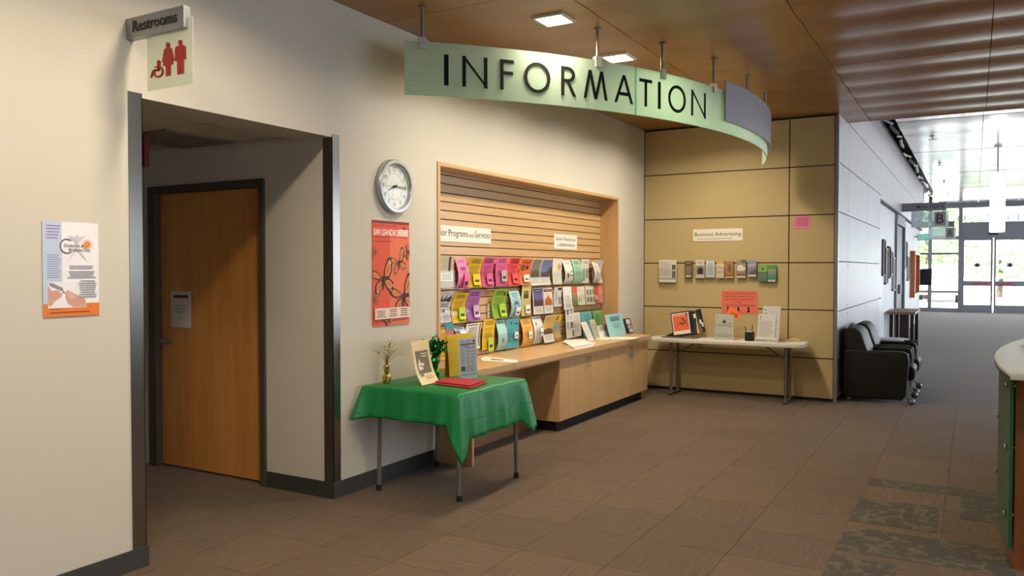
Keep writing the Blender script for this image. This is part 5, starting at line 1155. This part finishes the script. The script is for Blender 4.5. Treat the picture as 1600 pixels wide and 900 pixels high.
MB().lathe([(.19, 0), (.18, .02), (.03, .045), (.026, .5), (.08, .535)], (-1.0, 12.6, 0), 24).build('pedestal', BLACK, st_, smooth=True)
tr_ = thing('tablet_tray', 'dark flat tray on the far arm of the second club chair', 'tray', (-.75, 11.6, .607))
MB().box((-.78, 11.58, .607), (-.63, 11.68, .622)).build('tray', BLACK, tr_, bevel=.004)

# ================================================================== HALL FURNISHINGS
co = thing('console_table', 'wood topped console table against the hall wall', 'table', (-1.16, 17.2, 0))
box('table_top', (-1.40, 16.55, .70), (-.93, 18.1, .748), wood('console_wood', '#8d6a55', '#7a5846', 1, .4), co, bevel=.003)
for x in (-1.34, -.99):
    for y in (16.65, 18.0): box('leg', (x - .03, y - .03, 0), (x + .03, y + .03, .70), BLACK, co)
box('pedestal', (-1.24, 17.2, 0), (-1.08, 17.5, .70), pm('dark_wood', '#3a2c24', .5), co)
pics = [(15.75, 16.2, 1.42, 2.08, '#5a4a44', 'first'), (16.35, 16.75, 1.26, 1.93, '#8d8580', 'second'), (16.9, 17.3, 1.36, 1.98, '#5e4a42', 'third'), (17.42, 17.8, 1.42, 1.9, '#3e3f45', 'fourth'), (17.95, 18.35, 1.10, 1.78, '#9db1bb', 'fifth'),
        (21.15, 21.75, 1.55, 2.2, '#6b4238', 'sixth'), (22.1, 22.6, 1.25, 1.85, '#8d7a70', 'seventh')]
for a, b, z0, z1, hx, n_ in pics:
    t = thing('framed_picture', f'framed picture on the hall wall, {n_} from the ochre corner', 'picture', (-1.45, (a + b) / 2, z0), 'framed pictures along the hall')
    m = MB(); X0, X1 = -1.45, -1.405
    m.box((X0, a, z0), (X1, a + .03, z1)).box((X0, b - .03, z0), (X1, b, z1)).box((X0, a, z0), (X1, b, z0 + .03)).box((X0, a, z1 - .03), (X1, b, z1))
    m.build('frame', ink('#4b4442' if n_ in ('first', 'third', 'sixth') else '#a9a5a3'), t)
    MB().box((X0, a + .03, z0 + .03), (X1 - .02, b - .03, z1 - .03)).build('print', ink(hx), t)
dcs = thing('wooden_display_case', 'orange brown wooden display case on the hall wall near the exit sign', 'display case', (-1.45, 24.4, .8))
DCW = wood('case_wood', '#b0673a', '#9c5530', 2, .4)
m = MB()
for a in ((23.3, .8, 23.4, 2.02), (25.4, .8, 25.5, 2.02), (23.4, .8, 25.4, .9), (23.4, 1.92, 25.4, 2.02)): m.box((-1.45, a[0], a[1]), (-1.33, a[2], a[3]))
m.build('frame', DCW, dcs); box('back_board', (-1.45, 23.4, .9), (-1.42, 25.4, 1.92), DCW, dcs)
ex = thing('exit_sign', 'green lit exit sign above the hall display case', 'sign', (-1.30, 25.0, 2.34))
box('bracket', (-1.45, 24.98, 2.42), (-1.36, 25.02, 2.46), ALU, ex); box('sign_face', (-1.38, 24.985, 2.33), (-1.08, 25.015, 2.52), glow('exit_green', '#5fb0a0', .5), ex)
F = Frame((-1.37, 24.984, 2.34), (1, 0, 0), (0, 0, 1), .28, .17); mb = MB(); put_text(mb, F, 'EXIT', .5, .22, .55, .84, d=.001, bold=.02); mb.build('lettering', ink('#e6f2ea'), ex)
bx = box('wall_phone_box', (-1.45, 27.62, 1.05), (-1.12, 27.72, 1.55), BLACK, None, bevel=.01); tag(bx, 'black box mounted beside the glazed hall end', 'box')
def blade(Y, letter_, bar_text, label):
    t = thing('hall_blade_sign', label, 'sign', (-1.0, Y, 2.44), 'hall blade signs')
    box('sign_bar', (XH, Y - .02, 2.785), (-.525, Y + .02, 2.965), pm('blade_grey', '#85828a', .45, .3), t, bevel=.003)
    F = Frame((XH, Y - .02, 2.785), (1, 0, 0), (0, 0, 1), -.525 - XH, .18); mb = MB(); put_text(mb, F, bar_text, .95, .30, .48, .62, 'R', .002, bold=.006); mb.build('lettering', ink('#3a3840'), t)
    box('glass_plate', (-1.19, Y - .004, 2.44), (-.485, Y + .004, 2.78), frosted('blade_glass', '#dfe9ea', .5, .35), t)
    box('letter_block', (-.745, Y - .012, 2.475), (-.535, Y - .004, 2.762), ink('#8f8489'), t)
    F = Frame((-.745, Y - .0125, 2.475), (1, 0, 0), (0, 0, 1), .21, .287); mb = MB(); put_text(mb, F, letter_, .5, .14, .72, .66, d=.002, bold=.004); mb.build('letter', ink('#4d1f2c'), t)
blade(19.4, 'B', 'Main Hall B', 'hanging sign for Main Hall B with a dark red letter B')
blade(27.2, 'A', 'Main Hall A', 'hanging sign with the letter A further down the hall')
# pendant banner light near the doors and sprinkler heads
pd = thing('pendant_lamp', 'bright white pendant lamp hanging in the hall before the doors', 'lamp', (.34, 18, 2.2))
MB().lathe([(.12, 0), (.13, .02), (.13, 1.12), (.12, 1.14)], (.37, 18.0, 2.25), 20).build('shade', glow('pendant_white', '#ffffff', 2.2), pd, smooth=True)
MB().tube([(.37, 18, 3.39), (.37, 18, 3.9)], .012, 8).build('stem', ALU, pd)
MB().lathe([(.07, 0), (.07, .02)], (.37, 18, 3.88), 16).build('ceiling_rose', ALU, pd)
for k, (x_, y_) in enumerate([(1457, 213), (1468, 255), (1475, 283), (1481, 302)]):
    p = at(x_, y_, 2, 3.895); t = thing('sprinkler_head', f'small sprinkler head in the hall ceiling, {("nearest", "second", "third", "furthest")[k]} of four', 'sprinkler', p, 'sprinkler heads in the hall ceiling')
    MB().lathe([(.045, .005), (.04, -.004), (.012, -.008), (.012, -.05)], p, 12).build('body', ALU, t); MB().box((p.x - .06, p.y - .01, p.z - .06), (p.x + .06, p.y + .01, p.z - .05)).build('deflector', ALU, t)

# ================================================================== RECEPTION DESK
DC, DR = Vector((6.40, 5.456, 0)), 6.279
def dk(Y, d, z):
    s = (Y - DC.y) / DR; a = PI - math.asin(max(-1, min(1, s))); r = DR - d
    return Vector((DC.x + r * math.cos(a), DC.y + r * math.sin(a), z))
def band(Y0, Y1, d0, d1, z0, z1, n=24):
    mb = MB(); R = [[dk(Y0 + (Y1 - Y0) * i / n, d, z) for d, z in ((d0, z0), (d1, z0), (d1, z1), (d0, z1))] for i in range(n + 1)]
    for i in range(n):
        for q in range(4): mb.add([R[i][q], R[i][(q+1) % 4], R[i+1][(q+1) % 4], R[i+1][q]], [(0, 1, 2, 3)])
    mb.add(R[0], [(0, 1, 2, 3)]); mb.add(R[-1], [(3, 2, 1, 0)])
    bm = bmesh.new(); me = bpy.data.meshes.new('tmp'); me.from_pydata(mb.v, [], mb.f); bm.from_mesh(me); bmesh.ops.remove_doubles(bm, verts=bm.verts, dist=1e-5)
    out_ = MB(); out_.v = [v.co.copy() for v in bm.verts]; bm.verts.index_update(); out_.f = [[v.index for v in f.verts] for f in bm.faces]; out_.m = [0] * len(out_.f); bm.free(); bpy.data.meshes.remove(me)
    return out_
rd = thing('reception_desk', 'curved reception desk with green glass front and grey top at the picture edge', 'desk', (.5, 5.6, 0))
band(4.67, 9.0, -.01, .72, 1.0, 1.03, 40).build('counter_top', pm('desk_top', '#b9b9b4', .35, var=.03), rd, bevel=.004, smooth=True)
band(4.86, 8.9, .045, .62, 0, 1.0, 40).build('body', DESKW, rd, smooth=True)
band(4.668, 9.0, -.0125, -.0095, 1.003, 1.016, 40).build('top_edge', pm('top_edge_green', '#2c4a3a', .3), rd)
gl_ = band(4.80, 8.8, .012, .024, .12, .985, 40).build('glass_front', frosted('desk_glass', '#8a9a88', .4, .35, False), rd, smooth=True)
MB().prism([dk(4.797, .010, .12), dk(4.797, .026, .12), dk(4.797, .026, .985), dk(4.797, .010, .985)], (0, -.003, 0)).build('glass_edge', pm('desk_glass_edge', '#1f5a38', .2, spec=.6), gl_)
for Y in (4.87, 5.9, 7.2):
    for z in (.95, .63, .28):
        p = dk(Y, .012, z); n_ = (p - Vector((DC.x, DC.y, z))).normalized()
        MB().lathe([(.016, 0), (.018, .003), (.018, .012), (.014, .016)], p, 14, n_).lathe([(.011, -.033), (.011, -.012)], p, 10, n_).build('standoff', CHROME, rd, smooth=True)
o = MB().box((.30, 5.75, 1.031), (.52, 6.05, 1.036)).build('desk_paper', paper('#e6e6e2'), None); tag(o, 'white paper lying on the reception desk top', 'paper')
o = MB().tube([(.27, 6.3, 1.038), (.42, 6.36, 1.038)], .006, 8).build('desk_pen', ink('#e9e9e6'), None); tag(o, 'white pen lying on the reception desk top', 'pen')
